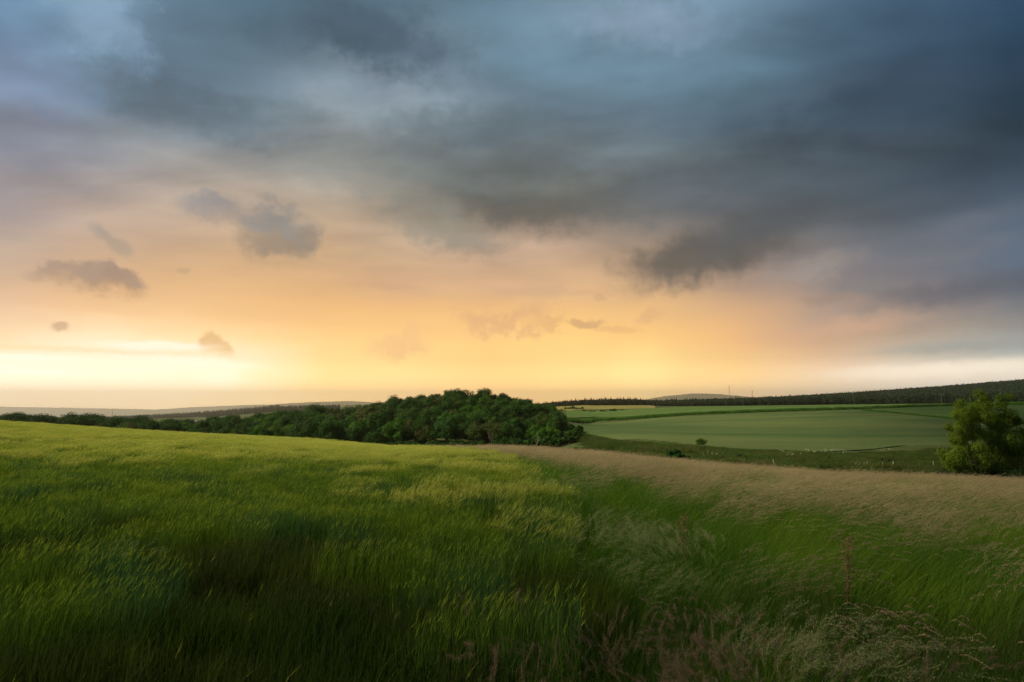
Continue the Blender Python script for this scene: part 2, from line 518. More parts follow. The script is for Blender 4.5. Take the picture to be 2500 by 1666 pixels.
def tube(A, pts, rad, sides=5, mat=0, tint=0.5):
    pts = np.asarray(pts, float); n = len(pts)
    rad = np.broadcast_to(rad, (n,))
    d = np.gradient(pts, axis=0); d /= np.linalg.norm(d, axis=1)[:, None] + 1e-9
    ref = np.array([0.3, 0.9, 0.2]); u = np.cross(d, ref); u /= np.linalg.norm(u, axis=1)[:, None] + 1e-9
    v = np.cross(d, u)
    an = np.linspace(0, 2 * PI, sides, endpoint=False)
    V = pts[:, None] + rad[:, None, None] * (np.cos(an)[None, :, None] * u[:, None] + np.sin(an)[None, :, None] * v[:, None])
    i = np.arange(n - 1)[:, None]; j = np.arange(sides)[None]; j2 = (j + 1) % sides
    q = np.stack([i * sides + j, i * sides + j2, (i + 1) * sides + j2, (i + 1) * sides + j], -1).reshape(-1, 4)
    A.add(V.reshape(-1, 3), q, mat=mat, tint=tint)


def barley_patch(name, mats, n=340, size=1.0, hmul=1.0, ears=1.0, m=8, alen=(0.06, 0.10), upright=1.0, nl=3):
    A = Acc()
    b = np.zeros((n, 3)); b[:, :2] = rng.uniform(-size / 2, size / 2, (n, 2))
    gh = vnoise(b[:, 0] * 3 + 40 * rng.random(), b[:, 1] * 3)
    h = (0.66 + 0.14 * gh + rng.normal(0, 0.035, n)) * hmul
    wind = 0.07 + 0.08 * vnoise(b[:, 0] * 2 + 9, b[:, 1] * 2)
    lean = np.stack([wind * upright + rng.normal(0, 0.05, n), rng.normal(0.02, 0.06, n)], 1)
    tip, td = ribbons(A, b, h, lean, 0.0034, 4, 1.2, mat=0, taper=0.4)
    # leaves
    for k in range(nl):
        f = rng.uniform(0.15, 0.8, n)[:, None]
        lb = b + (tip - b) * f * np.array([1, 1, 1]); lb[:, :2] = b[:, :2] + (tip - b)[:, :2] * f ** 2
        l2 = np.stack([rng.normal(0.4 * upright, 0.45 * upright, n), rng.normal(0, 0.5 * upright, n)], 1)
        ribbons(A, lb, rng.uniform(0.12, 0.26, n), l2, rng.uniform(0.0035, 0.0065, n), 3, 0.8, mat=0)
    # ears and awns swept down-wind
    ke = rng.random(n) < ears
    tip, td = tip[ke], td[ke]; n = len(tip)
    if n == 0:
        return A.mesh(name, mats)
    ed = td / (np.linalg.norm(td, axis=1)[:, None]) + np.array([0.34, 0.02, 0.0]) + rng.normal(0, 0.2, (n, 3))
    ed /= np.linalg.norm(ed, axis=1)[:, None]
    el_ = rng.uniform(0.045, 0.065, n)[:, None]
    tn = rng.random(n)
    for k in range(2):
        rhombs(A, tip + ed * el_ * .5, ed * el_, np.full(n, 0.008), 1, tn)
    p0 = (tip[:, None] + ed[:, None] * el_[:, None] * rng.uniform(0.1, 1, (n, m, 1))).reshape(-1, 3)
    ad = ed[:, None] + rng.normal(0, 0.16, (n, m, 3)) + np.array([0.10, 0, 0])
    ad = (ad * rng.uniform(alen[0], alen[1], (n, m, 1))).reshape(-1, 3)
    slivers(A, p0, p0 + ad, np.full(n * m, 0.0019), 2, np.repeat(tn, m))
    return A.mesh(name, mats)


def grass_patch(name, mats, n=460, size=1.0, h=(0.4, 0.8), lean=0.5, w=(0.0028, 0.0056)):
    A = Acc()
    b = np.zeros((n, 3)); b[:, :2] = rng.uniform(-size / 2, size / 2, (n, 2))
    cl = vnoise(b[:, 0] * 3.3 + 50 * rng.random(), b[:, 1] * 3.3)
    hh = rng.uniform(h[0], h[1], n) * (0.75 + 0.5 * cl)
    l = np.stack([lean * (0.6 + 0.8 * cl) + rng.normal(0, 0.2, n), rng.normal(0.0, 0.2, n)], 1)
    ribbons(A, b, hh, l, rng.uniform(w[0], w[1], n), 5, 1.0, mat=0)
    return A.mesh(name, mats)


def panicle_patch(name, mats, n=70, size=1.0, h=(0.75, 1.0), lean=0.45, spk=34, droop=0.5, spread=0.035, plen=0.16, sw=0.0042, sl=0.009, blades=120, bh=(0.35, 0.6)):
    """flowering grasses: stem, then a panicle of many tiny spikelets nodding down-wind"""
    A = Acc()
    b = np.zeros((n, 3)); b[:, :2] = rng.uniform(-size / 2, size / 2, (n, 2))
    hh = rng.uniform(h[0], h[1], n)
    l = np.stack([lean + rng.normal(0, 0.12, n), rng.normal(0.0, 0.1, n)], 1)
    tip, td = ribbons(A, b, hh, l, 0.003, 5, 1.1, mat=0, taper=0.4)
    td = td / np.linalg.norm(td, axis=1)[:, None]
    tn = rng.random(n)
    t = rng.uniform(0, 1, (n, spk))
    pl = plen * rng.uniform(0.7, 1.3, n)[:, None]
    ax = td[:, None] * (t * pl)[..., None] + np.array([0.5, 0, -droop])[None, None] * ((t ** 2) * pl)[..., None]
    off = rng.normal(0, 1, (n, spk, 3)); off /= np.linalg.norm(off, axis=2)[..., None]
    rad = spread * (np.sin(np.clip(t * 0.85 + 0.12, 0, 1) * PI) ** 0.8) * rng.uniform(0.2, 1.0, (n, spk)) * rng.uniform(.6, 1.3, n)[:, None]
    c = (tip[:, None] + ax + off * rad[..., None] + np.array([0.4, 0, 0]) * rad[..., None]).reshape(-1, 3)
    root = (tip[:, None] + ax * 0.82).reshape(-1, 3)
    d = (off * 0.35 + td[:, None] + rng.normal(0, .4, (n, spk, 3))); d /= np.linalg.norm(d, axis=2)[..., None]
    rhombs(A, c, (d * sl * rng.uniform(.7, 1.4, (n, spk, 1))).reshape(-1, 3), rng.uniform(.7, 1.3, n * spk) * sw, 1, np.repeat(tn, spk))
    slivers(A, root, c, np.full(n * spk, 0.0011), 1, np.repeat(tn, spk))
    if blades:
        b2 = np.zeros((blades, 3)); b2[:, :2] = rng.uniform(-size / 2, size / 2, (blades, 2))
        l2 = np.stack([rng.normal(lean, 0.2, blades), rng.normal(0, 0.2, blades)], 1)
        ribbons(A, b2, rng.uniform(bh[0], bh[1], blades), l2, rng.uniform(0.003, 0.006, blades), 4, 1.0, mat=0)
    return A.mesh(name, mats)


rng = np.random.default_rng(21)
g_stem = leafmat("barley_stem", (0.06, 0.15, 0.016), (0.20, 0.30, 0.018), (0.055, 0.16, 0.055), trans=0.35, scale=0.35)
g_ear = leafmat("barley_ear", (0.30, 0.36, 0.05), (0.42, 0.42, 0.08), None, trans=0.35, scale=0.3)
g_awn = leafmat("barley_awn", (0.34, 0.44, 0.045), (0.58, 0.60, 0.10), None, trans=0.5, scale=0.3, rough=0.4, spec=0.5)
g_blade = leafmat("meadow_blade", (0.055, 0.15, 0.010), (0.18, 0.29, 0.020), (0.09, 0.20, 0.014), trans=0.4, scale=0.4)
g_lush = leafmat("lush_blade", (0.03, 0.12, 0.012), (0.08, 0.20, 0.018), (0.05, 0.15, 0.014), trans=0.35, scale=0.6)
g_tanstem = leafmat("dry_stem", (0.10, 0.17, 0.04), (0.22, 0.22, 0.09), (0.09, 0.15, 0.035), trans=0.3, scale=0.5)
g_tan = leafmat("tan_seed", (0.42, 0.35, 0.20), (0.62, 0.52, 0.33), (0.40, 0.30, 0.20), trans=0.35, scale=0.25)
g_pink = leafmat("pink_seed", (0.26, 0.19, 0.13), (0.38, 0.28, 0.19), (0.24, 0.19, 0.12), trans=0.35, scale=0.5)
g_pale = leafmat("pale_seed", (0.24, 0.30, 0.12), (0.36, 0.40, 0.20), None, trans=0.35, scale=0.5)
g_valley = leafmat("valley_blade", (0.045, 0.085, 0.018), (0.11, 0.125, 0.035), (0.06, 0.12, 0.02), trans=0.35, scale=0.12)
g_dead = leafmat("dead_stalk", (0.2, 0.13, 0.07), (0.3, 0.2, 0.11), None, trans=0.2, scale=0.5)

barley = [barley_patch("barley", [g_stem, g_ear, g_awn]) for _ in range(6)]
g_awn2 = leafmat("green_awn", (0.22, 0.34, 0.03), (0.40, 0.50, 0.06), None, trans=0.5, scale=0.3)
mid = [barley_patch("half_barley", [g_stem, g_awn2, g_awn2], n=520, hmul=0.94, ears=0.30, m=5, upright=0.5, nl=3, alen=(0.035, 0.065)) for _ in range(5)]
g_shade_toned = leafmat("shade_toned_blade", (0.032, 0.075, 0.010), (0.10, 0.14, 0.012), (0.055, 0.082, 0.02), trans=0.35, scale=0.9)  # olive foreground blades, albedo lowered so the colour itself deepens the shade
young = [barley_patch("young_barley", [g_shade_toned, g_ear, g_awn], n=620, hmul=0.86, ears=0.002, m=7, upright=0.45, nl=4) for _ in range(5)]
green = [grass_patch("meadow_grass", [g_blade]) for _ in range(4)]
lush = [grass_patch("lush_grass", [g_lush], n=460, lean=0.25, h=(0.4, 0.75)) for _ in range(3)]
tan = [panicle_patch("tan_grass", [g_tanstem, g_tan], n=110, h=(0.5, 0.85), lean=0.42, spread=0.028, droop=0.3, plen=0.14) for _ in range(5)]
pink = [panicle_patch("pink_grass", [g_tanstem, g_pink], n=16, size=0.6, h=(0.7, 1.0), lean=0.2, spk=150, droop=0.25, spread=0.045, plen=0.14, sw=0.003, sl=0.006, blades=40) for _ in range(3)]
pale = [panicle_patch("pale_grass", [g_blade, g_pale], n=34, size=0.7, h=(0.6, 0.95), lean=0.28, spk=60, droop=0.3, spread=0.055, plen=0.17, sw=0.004, sl=0.008, blades=60) for _ in range(3)]
arching = [panicle_patch("arching_grass", [g_tanstem, g_tan], n=14, size=0.7, h=(0.75, 1.0), lean=0.6, spk=70, droop=0.9, spread=0.008, plen=0.13, sw=0.005, sl=0.012, blades=20) for _ in range(2)]


def bound(Y):
    """the line where the barley ends and the rough meadow strip begins"""
    return np.interp(Y, [-30, 0, 4, 8, 12, 18, 26, 36, 46, 60, 90], [0.2, 0.4, 0.75, 1.0, 1.05, 0.9, 0.4, -1.2, -3.4, -8, -20])


def jgrid(x0, x1, y0, y1, st, jit=0.35):
    X, Y = np.meshgrid(np.arange(x0, x1, st), np.arange(y0, y1, st))
    p = np.stack([X.ravel(), Y.ravel()], 1); return p + rng.uniform(-jit, jit, p.shape) * st


def infan(p, pad=2.0, lim=0.78):
    return np.abs(p[:, 0]) < lim * p[:, 1] + pad


def crestY(p):
    a = np.clip(p[:, 0] / np.maximum(p[:, 1], .5), -.8, .8)
    return np.interp(a, _ca, np.sqrt((EYE - TOP) / _ck))


# barley, dense and even over the left hill
p = jgrid(-78, 4, 0.9, 100, 0.92)
p = p[infan(p) & (p[:, 0] < bound(p[:, 1]) - 0.45 + 0.3 * rng.normal(size=len(p)) * .5) & (p[:, 1] < crestY(p) * 1.45)]
# the tractor gap that runs up the field
gap = np.abs(p[:, 0] - np.interp(p[:, 1], [0, 6, 20, 45, 70], [-2.6, -2.4, -2.6, -4.0, -8.2]))
p = p[~((gap < 0.42) & (rng.random(len(p)) < 0.3) & (p[:, 1] > 5))]
hz = 0.84 + 0.26 * fbm(p[:, 0] / 4.5, p[:, 1] / 7, 3)
yy = p[:, 1] + 6.0 * (fbm(p[:, 0] / 1.8 + 3, p[:, 1] / 3 + 8, 3) - 0.5)
r_ = rng.random(len(p))
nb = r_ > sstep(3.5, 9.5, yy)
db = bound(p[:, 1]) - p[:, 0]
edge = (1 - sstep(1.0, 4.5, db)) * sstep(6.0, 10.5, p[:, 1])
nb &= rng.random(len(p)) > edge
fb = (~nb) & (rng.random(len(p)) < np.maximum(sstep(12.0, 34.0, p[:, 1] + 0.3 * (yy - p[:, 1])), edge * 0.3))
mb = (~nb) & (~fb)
place("barley_field", barley, p[fb], 0.98, 1.12, rz=0.16, tilt=0.05, sz=hz[fb], kind='stuff', category='barley',
      label="green barley with yellow swept awns covering the left hillside")
place("half_eared_barley", mid, p[mb], 0.98, 1.12, rz=0.25, tilt=0.05, sz=hz[mb], kind='stuff', category='barley',
      label="greener half eared barley between the yellow crest and the dark foreground")
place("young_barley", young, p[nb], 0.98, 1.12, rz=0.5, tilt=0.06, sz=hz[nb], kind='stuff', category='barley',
      label="upright green barley stems of the foreground, coloured darker as shade, few of them in ear")
# a thinner storey of leaning, taller ears that breaks the surface
p = jgrid(-60, 4, 14, 80, 2.1, 0.9)
p = p[infan(p) & (p[:, 0] < bound(p[:, 1]) - 0.3) & (p[:, 1] < crestY(p) * 1.3)]
tall = [barley_patch("tall_barley", [g_stem, g_ear, g_awn], n=26, hmul=1.02) for _ in range(3)]
place("tall_barley", tall, p, 0.95, 1.12, rz=0.3, tilt=0.1, kind='stuff', category='barley', label="scattered taller barley ears standing above the crop")

# meadow strip on the right: green blades below, flowering tan grass above
p = jgrid(-12, 60, 0.9, 62, 0.85)
d = p[:, 0] - bound(p[:, 1])
M = infan(p) & (d > -0.35) & (p[:, 1] < crestY(p) * 1.5)
p = p[M]; d = d[M]
fr = p[:, 1] + 5 * (fbm(p[:, 0] / 1.5, p[:, 1] / 1.5, 3) - .5) < 6.6
fore = [grass_patch("foreground_grass", [g_shade_toned], n=480, lean=0.3) for _ in range(4)]
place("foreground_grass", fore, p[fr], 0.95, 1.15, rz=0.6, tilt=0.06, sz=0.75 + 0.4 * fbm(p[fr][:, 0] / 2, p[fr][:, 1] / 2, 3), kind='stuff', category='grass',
      label="olive and brownish grass, coloured darker as shade, at the very front of the right side")
pm = p[~fr]
place("meadow_grass", green, pm, 0.95, 1.2, rz=0.25, tilt=0.05, sz=0.75 + 0.4 * fbm(pm[:, 0] / 3, pm[:, 1] / 3, 3), kind='stuff', category='grass',
      label="long green grass blades bent by the wind on the right hillside")
ll = (d < 2.1) | (rng.random(len(p)) < 0.12)
place("lush_grass", lush, p[ll], 0.9, 1.15, rz=3, tilt=0.05, sz=1.0, kind='stuff', category='grass', label="dark lush green grass along the edge of the barley")
dens = 0.9 * np.clip((p[:, 1] - 5) / 12 + 0.035 * d, 0.05, 1) * sstep(1.0, 2.8, d) * np.clip(3.2 * fbm(p[:, 0] / 1.6 + 5, p[:, 1] / 2.4, 3) - 0.8, 0.1, 1.6)
dens = np.maximum(dens, sstep(14, 30, p[:, 1]) * sstep(-0.4, 1.0, d))
tt = rng.random(len(p)) < dens
place("tan_grass", tan, p[tt], 0.95, 1.2, rz=0.3, tilt=0.05, kind='stuff', category='grass', label="tan flowering grass with feathery seed heads over the right hillside")


def clump(px, py, Y, n, sx, sy):
    q = at(px, py, Y); return np.stack([q[0] + rng.normal(0, sx, n), Y + rng.normal(0, sy, n)], 1)


def thin(q, f=0.45):
    return q[rng.random(len(q)) < f]


pk = np.concatenate([clump(1690, 1350, 5.2, 10, .28, .5), clump(1770, 1400, 4.6, 14, .35, .35), clump(1830, 1420, 4.2, 6, .25, .3), clump(1920, 1500, 3.4, 6, .35, .3), clump(2080, 1520, 3.3, 7, .4, .3),
                     clump(2250, 1400, 4.4, 5, .5, .4), clump(2380, 1560, 3.2, 7, .4, .3), clump(1480, 1380, 4.8, 3, .15, .2), clump(1370, 1460, 4.0, 4, .2, .3), clump(1210, 1440, 4.3, 3, .15, .2),
                     clump(600, 1560, 3.3, 4, .2, .2), clump(500, 1500, 3.6, 3, .2, .2), clump(100, 1500, 3.6, 3, .2, .2), clump(900, 1620, 3.0, 2, .3, .2), clump(650, 1640, 3.0, 5, .4, .2),
                     clump(640, 1265, 8.3, 2, .2, .3), clump(1050, 1370, 5.2, 3, .3, .3), clump(2200, 1600, 3.0, 5, .4, .2), clump(1650, 1640, 2.9, 3, .3, .2), clump(300, 1600, 3.0, 3, .3, .2), clump(2050, 1480, 3.8, 9, .9, .5), clump(2350, 1480, 3.9, 9, .6, .6), clump(1800, 1550, 3.3, 6, .6, .3), clump(2150, 1380, 5.0, 5, .6, .5)])
place("pink_grass", pink, thin(pk, 0.45), 0.55, 0.85, rz=3, tilt=0.2, kind='stuff', category='grass', label="clumps of fluffy pinkish brown seed heads standing in the foreground grass")
pw = np.concatenate([clump(1500, 1240, 8.5, 22, .5, 1.6), clump(1430, 1190, 12, 18, .5, 3.0), clump(1560, 1290, 7, 7, .4, .8), clump(1930, 1440, 4.2, 4, .3, .3), clump(2060, 1460, 4.0, 4, .3, .3), clump(240, 1300, 7.4, 2, .2, .3)])
place("pale_grass", pale, thin(pw, 0.45), 0.65, 1.1, rz=3, tilt=0.06, kind='stuff', category='grass', label="pale flowering grass beside the barley edge")
pa = np.concatenate([clump(2150, 1380, 5, 12, .8, .6), clump(1750, 1340, 5.6, 5, .3, .5), clump(2300, 1440, 4.4, 8, .5, .5), clump(2420, 1320, 6.5, 8, .8, 1), clump(1950, 1400, 4.8, 5, .4, .5)])
place("arching_grass", arching, thin(pa, 0.14), 0.7, 0.95, rz=0.5, tilt=0.08, kind='stuff', category='grass', label="pale arching seed heads nodding over the green grass at right")

cq = np.stack([(rng.uniform(1190, 1500, 150) * S - 512) / FPX / CP, np.zeros(150)], 1)
cY = np.interp(cq[:, 0], _ca, np.sqrt((EYE - TOP) / _ck)) * rng.uniform(0.82, 1.08, 150)
place("tall_seed_heads", tan + arching, np.stack([cq[:, 0] * cY, cY], 1), 0.5, 0.62, rz=0.3, tilt=0.05, sz=2.0, kind='stuff', category='grass',
      label="taller bleached seed heads leaning over the crest in front of the wood")

wisp = [panicle_patch("wispy_grass", [g_tanstem, g_tan], n=8, size=1.0, h=(0.85, 1.1), lean=0.45, spk=60, droop=0.5, spread=0.022, plen=0.17, sw=0.0036, sl=0.008, blades=0) for _ in range(5)]
p = jgrid(0, 40, 4.5, 36, 1.0, 0.5)
p = p[infan(p) & (p[:, 0] - bound(p[:, 1]) > 1.6) & (p[:, 1] < crestY(p) * 1.05) & (rng.random(len(p)) < 0.55)]
place("wispy_grass", wisp, p, 0.85, 1.1, rz=0.6, tilt=0.12, kind='stuff', category='grass', label="single tall wispy seed heads standing over the right hillside")
dry = []
for _ in range(2):
    A = Acc(); b = np.zeros((60, 3)); b[:, :2] = rng.normal(0, 0.16, (60, 2))
    ribbons(A, b, rng.uniform(0.4, 0.85, 60), rng.normal(0.1, 0.45, (60, 2)), rng.uniform(0.002, 0.005, 60), 4, 1.0); dry.append(A.mesh("dry_tuft", [g_dead]))
pd = np.concatenate([clump(620, 1270, 7.6, 5, .5, .4), clump(930, 1370, 5.4, 3, .15, .2), clump(1030, 1330, 6.0, 3, .15, .2), clump(1250, 1360, 5.4, 3, .3, .3), clump(700, 1290, 7.2, 3, .3, .3),
                     clump(400, 1560, 3.3, 4, .4, .3), clump(1000, 1580, 3.2, 6, .6, .3), clump(1500, 1580, 3.2, 6, .6, .3), clump(2000, 1600, 3.1, 6, .6, .3), clump(1250, 1500, 3.7, 5, .5, .3), clump(700, 1600, 3.1, 5, .5, .2)])
place("dry_grass", dry, pd, 0.8, 1.1, rz=3, tilt=0.1, kind='stuff', category='grass', label="small tufts of dead brown stalks among the green foreground")

# dock plants: a stiff rusty spike of seeds on a stem with leaves
def dock(sx, sy, Y, h, lab):
    q = at(sx, sy, Y); x, y = q[0], Y; z = h1(x, y) - 0.02
    e = empty("dock_plant", (x, y, z), label=lab, category="dock plant", group="dock plants in the meadow")
    A = Acc()
    ribbons(A, np.zeros((4, 3)), h * 0.95, np.full((4, 2), 0.03), 0.009, 5, 1, taper=0.5)
    obj("stem", A.mesh("stem", [g_dead]), e)
    A = Acc(); n = 520
    t = rng.uniform(0.42, 1, n); br = rng.integers(0, 9, n)
    ba = br * 2.4; bt = 0.42 + br * 0.05
    out_ = np.where(t > bt, np.clip((t - bt) * 0.28, 0, 0.055), 0)
    c = np.stack([0.03 * h * t ** 2 + np.cos(ba) * out_, np.sin(ba) * out_, t * h], 1) + rng.normal(0, 0.010, (n, 3))
    tube(A, [(0, 0, .4 * h), (.012 * h, 0, .7 * h), (.03 * h, 0, h)], [.006, .005, .003], 5)
    slivers(A, c, np.stack([0.03 * h * t ** 2, 0 * t, t * h], 1), np.full(n, .003), 0, rng.random(n))
    dd = rng.normal(0, 1, (n, 3)); dd /= np.linalg.norm(dd, axis=1)[:, None]
    rhombs(A, c, dd * 0.014, np.full(n, 0.01), 0, rng.random(n))
    obj("seed_head", A.mesh("seed_head", [g_dead]), e)
    A = Acc(); n = 9
    b = np.zeros((n, 3)); b[:, 2] = rng.uniform(0.03, 0.4 * h, n)
    an = rng.uniform(0, 2 * PI, n)
    ribbons(A, b, 0.2, np.stack([np.cos(an), np.sin(an)], 1) * 0.9, 0.035, 5, 0.6)
    obj("leaf", A.mesh("leaf", [g_lush]), e)


dock(2062, 1300, 6.6, 1.05, "tall rusty brown dock spike standing alone in the green grass")
dock(1664, 1262, 8.4, 0.95, "smaller rusty dock spike near the pale grass at the barley edge")

# valley meadow beyond the crest: shorter, darker tussocks
rough = [grass_patch("rough_grass", [g_valley], n=420, size=2.0, h=(0.15, 0.4), lean=0.35, w=(0.012, 0.03)) for _ in range(3)]
p = jgrid(4, 150, 38, 175, 1.6)
a_ = p[:, 0] / p[:, 1]
fieldlow = np.interp(a_, [0.05, 0.16, 0.25, 0.36, 0.45, 0.56, 0.62, 0.7, 0.8], [230, 195, 150, 134, 126, 122, 126, 118, 112])
M = (a_ > 0.06) & (a_ < 0.80) & (p[:, 1] > crestY(p) * 1.25) & (p[:, 1] < fieldlow) & (rng.random(len(p)) < 0.75)
place("valley_grass", rough, p[M], 0.9, 1.3, rz=3, tilt=0.05, sz=0.6 + 1.0 * fbm(p[M][:, 0] / 7, p[M][:, 1] / 5, 3), kind='stuff', category='grass',
      label="dark green rough grass of the valley bottom between meadow and crop")
lo_ = [hit(x_ + 0.0, np.interp(x_, [1395, 1430, 1500, 1600, 1680], [1054, 1066, 1080, 1091, 1096]) + o__) for x_ in np.linspace(1395, 1680, 90) for o__ in (1.5, 5, 9, 14)]
lo_ = np.array(lo_) + rng.normal(0, .9, (len(lo_), 2))
place("field_edge_growth", rough, lo_, 1.0, 1.8, rz=3, tilt=0.05, sz=1.6, kind='stuff', category='grass', label="rough olive growth along the lower left edge of the big green field")
# the grassy bank and the dark hedge line between lower and upper field
bank = [grass_patch("bank_growth", [g_lush], n=500, size=3.0, h=(0.5, 1.3), lean=0.3, w=(0.04, 0.09)) for _ in range(3)]
pts = [(1385, 1028), (1450, 1026), (1600, 1019), (1800, 1008.5), (2000, 1001.5), (2200, 995), (2400, 990.8), (2700, 988)]
W = np.array([hit(*q) for q in pts])
dd = np.concatenate([[0], np.cumsum(np.linalg.norm(np.diff(W, axis=0), axis=1))]); tq = np.arange(0, dd[-1], 1.3)
cl = np.stack([np.interp(tq, dd, W[:, 0]), np.interp(tq, dd, W[:, 1])], 1)
cl = np.concatenate([cl + rng.normal(0, (0.6, 2.2), cl.shape) for _ in range(3)])
place("hedge_bank", bank, cl, 0.8, 1.5, rz=3, tilt=0.05, sz=1.0, kind='stuff', category='hedge bank', label="dark overgrown bank running between the lower and the upper green field")
pts = [(2110, 1003), (2180, 1009), (2260, 1017.5), (2350, 1026), (2520, 1036.5), (2700, 1040)]
W = np.array([hit(*q) for q in pts])
dd = np.concatenate([[0], np.cumsum(np.linalg.norm(np.diff(W, axis=0), axis=1))]); tq = np.arange(0, dd[-1], 1.2)
cl = np.stack([np.interp(tq, dd, W[:, 0]), np.interp(tq, dd, W[:, 1])], 1) + rng.normal(0, .4, (len(tq), 2))
place("field_margin", bank, cl, 0.4, 0.7, rz=3, tilt=0.05, kind='stuff', category='grass', label="thin dark grass line between two green crops at far right")

# ------------------------------------------------------------------ trees
def limb(A, p, d, L, r, depth, sides=5, spread=0.7, kids=3, tips=None, mat=0, upness=0.25, wig=0.12):
    n = 5; pts = [np.array(p, float)]; d = np.array(d, float); d /= np.linalg.norm(d)
    for i in range(n):
        d = d + rng.normal(0, wig, 3) + np.array([0, 0, upness * 0.15]); d /= np.linalg.norm(d)
        pts.append(pts[-1] + d * L / n)
    tube(A, pts, np.linspace(r, r * 0.5, n + 1), sides, mat, rng.random())
    if depth <= 0:
        if tips is not None: tips.append(pts[-1])
        return
    for k in range(kids):
        f = rng.uniform(0.45, 1.0) if k else 1.0
        i = min(int(f * n), n)
        nd = d + rng.normal(0, spread, 3) + np.array([0, 0, upness]); nd /= np.linalg.norm(nd)
        limb(A, pts[i], nd, L * rng.uniform(0.55, 0.8), r * (0.55 if k else 0.6) * (1 - 0.3 * (1 - f)), depth - 1, max(sides - 1, 3), spread, kids, tips, mat, upness, wig)


def leaves(A, cen, rad, n, leaf, mat=0, flat=0.75, droop=0.0, tintv=None, aspect=0.65):
    """leaf sprays over the outside of leafy clumps"""
    cen = np.asarray(cen, float); k = len(cen)
    rad = np.broadcast_to(rad, (k,))
    w = rad ** 2 / np.sum(rad ** 2)
    ci = rng.choice(k, n, p=w)
    o = rng.normal(size=(n, 3)); o /= np.linalg.norm(o, axis=1)[:, None]
    lump = 1 + 0.25 * np.sin(o[:, 0] * 5 + ci) * np.cos(o[:, 1] * 4 + ci * 2)
    rr = rad[ci] * lump * (rng.uniform(0.35, 1.08, n) ** 0.5)
    P = cen[ci] + o * rr[:, None] * np.array([1, 1, flat])
    nrm = o + rng.normal(0, 0.4, (n, 3)) + np.array([0, 0, 0.3]); nrm /= np.linalg.norm(nrm, axis=1)[:, None]
    a = np.cross(nrm, rng.normal(size=(n, 3))); a /= np.linalg.norm(a, axis=1)[:, None]
    b = np.cross(nrm, a)
    s = leaf * rng.uniform(0.6, 1.35, n)[:, None]
    V = np.stack([P - a * s * .5, P + b * s * aspect * .5, P + a * s * .5, P - b * s * aspect * .5], 1).reshape(-1, 3)
    ct = rng.random(k)
    t = ct[ci] * 0.5 + rng.random(n) * 0.25 + 0.1 if tintv is None else tintv
    A.add(V, np.arange(n * 4).reshape(-1, 4), mat=mat, tint=np.repeat(t, 4))


def crown_centres(w, h, z0, k, rmin=0.16, rmax=0.28, top=1.0):
    """clumps spread through a lopsided egg"""
    u = rng.normal(size=(k, 3)); u /= np.linalg.norm(u, axis=1)[:, None]
    u[:, 2] = np.abs(u[:, 2]) * 1.25 - 0.45
    r = rng.uniform(0.45, 1, k) ** 0.5 * rng.uniform(0.8, 1.12, k)
    c = u * r[:, None] * np.array([w / 2, w / 2, h * 0.5 * top])
    c[:, 2] += z0 + h * 0.42
    return c * 1.0, w * rng.uniform(rmin, rmax, k)


def broadleaf(name, w, h, trunk_h, k, n, leaf, mat, bark, trunk=True, flat=0.75):
    c, r = crown_centres(w * 0.8, h - trunk_h, trunk_h, k, 0.15, 0.22)
    A = Acc(); leaves(A, c, r, n, leaf, flat=flat)
    cm = A.mesh(name + "_crown", [mat])
    tm = None
    if trunk:
        T = Acc(); limb(T, (0, 0, -0.4), (0, 0, 1), h * 0.45, h * 0.028, 0, 6, wig=0.04)
        top = np.array([0, 0, h * 0.42])
        for i in range(min(6, k)):
            q = c[i]; m = (top + q) / 2 + rng.normal(0, .2, 3)
            tube(T, [np.array([0, 0, h * 0.25]), m, q], [h * 0.014, h * 0.009, h * 0.004], 4)
        tm = T.mesh(name + "_trunk", [bark])
    return cm, tm


def slender(name, h, n, leaf, mat, bark, w=3.4):
    """thin dieback trees of the ridge: bare pale stems with feathery tufts"""
    T = Acc(); tips = []
    for s in range(rng.integers(1, 3)):
        limb(T, (rng.normal(0, .4), rng.normal(0, .4), -0.4), (rng.normal(0, .12), rng.normal(0, .12), 1), h * 0.55, 0.12, 3, 4, 0.6, 4, tips, upness=0.12)
    tips = np.array(tips)
    A = Acc(); leaves(A, tips[rng.random(len(tips)) < 0.9] + rng.normal(0, .15, 3), rng.uniform(0.5, 0.95, 1)[0], n, leaf, flat=0.9)
    return A.mesh(name + "_crown", [mat]), T.mesh(name + "_trunk", [bark])


def spruce(name, h, w, mat, layers=11, m=9):
    A = Acc()
    V = []; t = []
    for i in range(layers):
        f = i / (layers - 1)
        z = h * (0.10 + 0.9 * f); R = w * 0.5 * (1 - f) ** 0.85 + 0.12
        for j in range(m):
            an = 2 * PI * (j + rng.random()) / m; rr = R * rng.uniform(0.65, 1.15)
            b = len(V)
            da = PI / m * 1.3
            V += [(0, 0, z + h * 0.05), (math.cos(an - da) * rr * .72, math.sin(an - da) * rr * .72, z - h * .035), (math.cos(an) * rr, math.sin(an) * rr, z - h * 0.05), (math.cos(an + da) * rr * .72, math.sin(an + da) * rr * .72, z - h * .03)]
            t.append((b, b + 1, b + 2, b + 3))
    A.add(V, t, tint=np.repeat(rng.random(len(t)), 4))
    tube(A, [(0, 0, -0.5), (0, 0, h)], [0.16, 0.03], 4)
    return A.mesh(name, [mat])


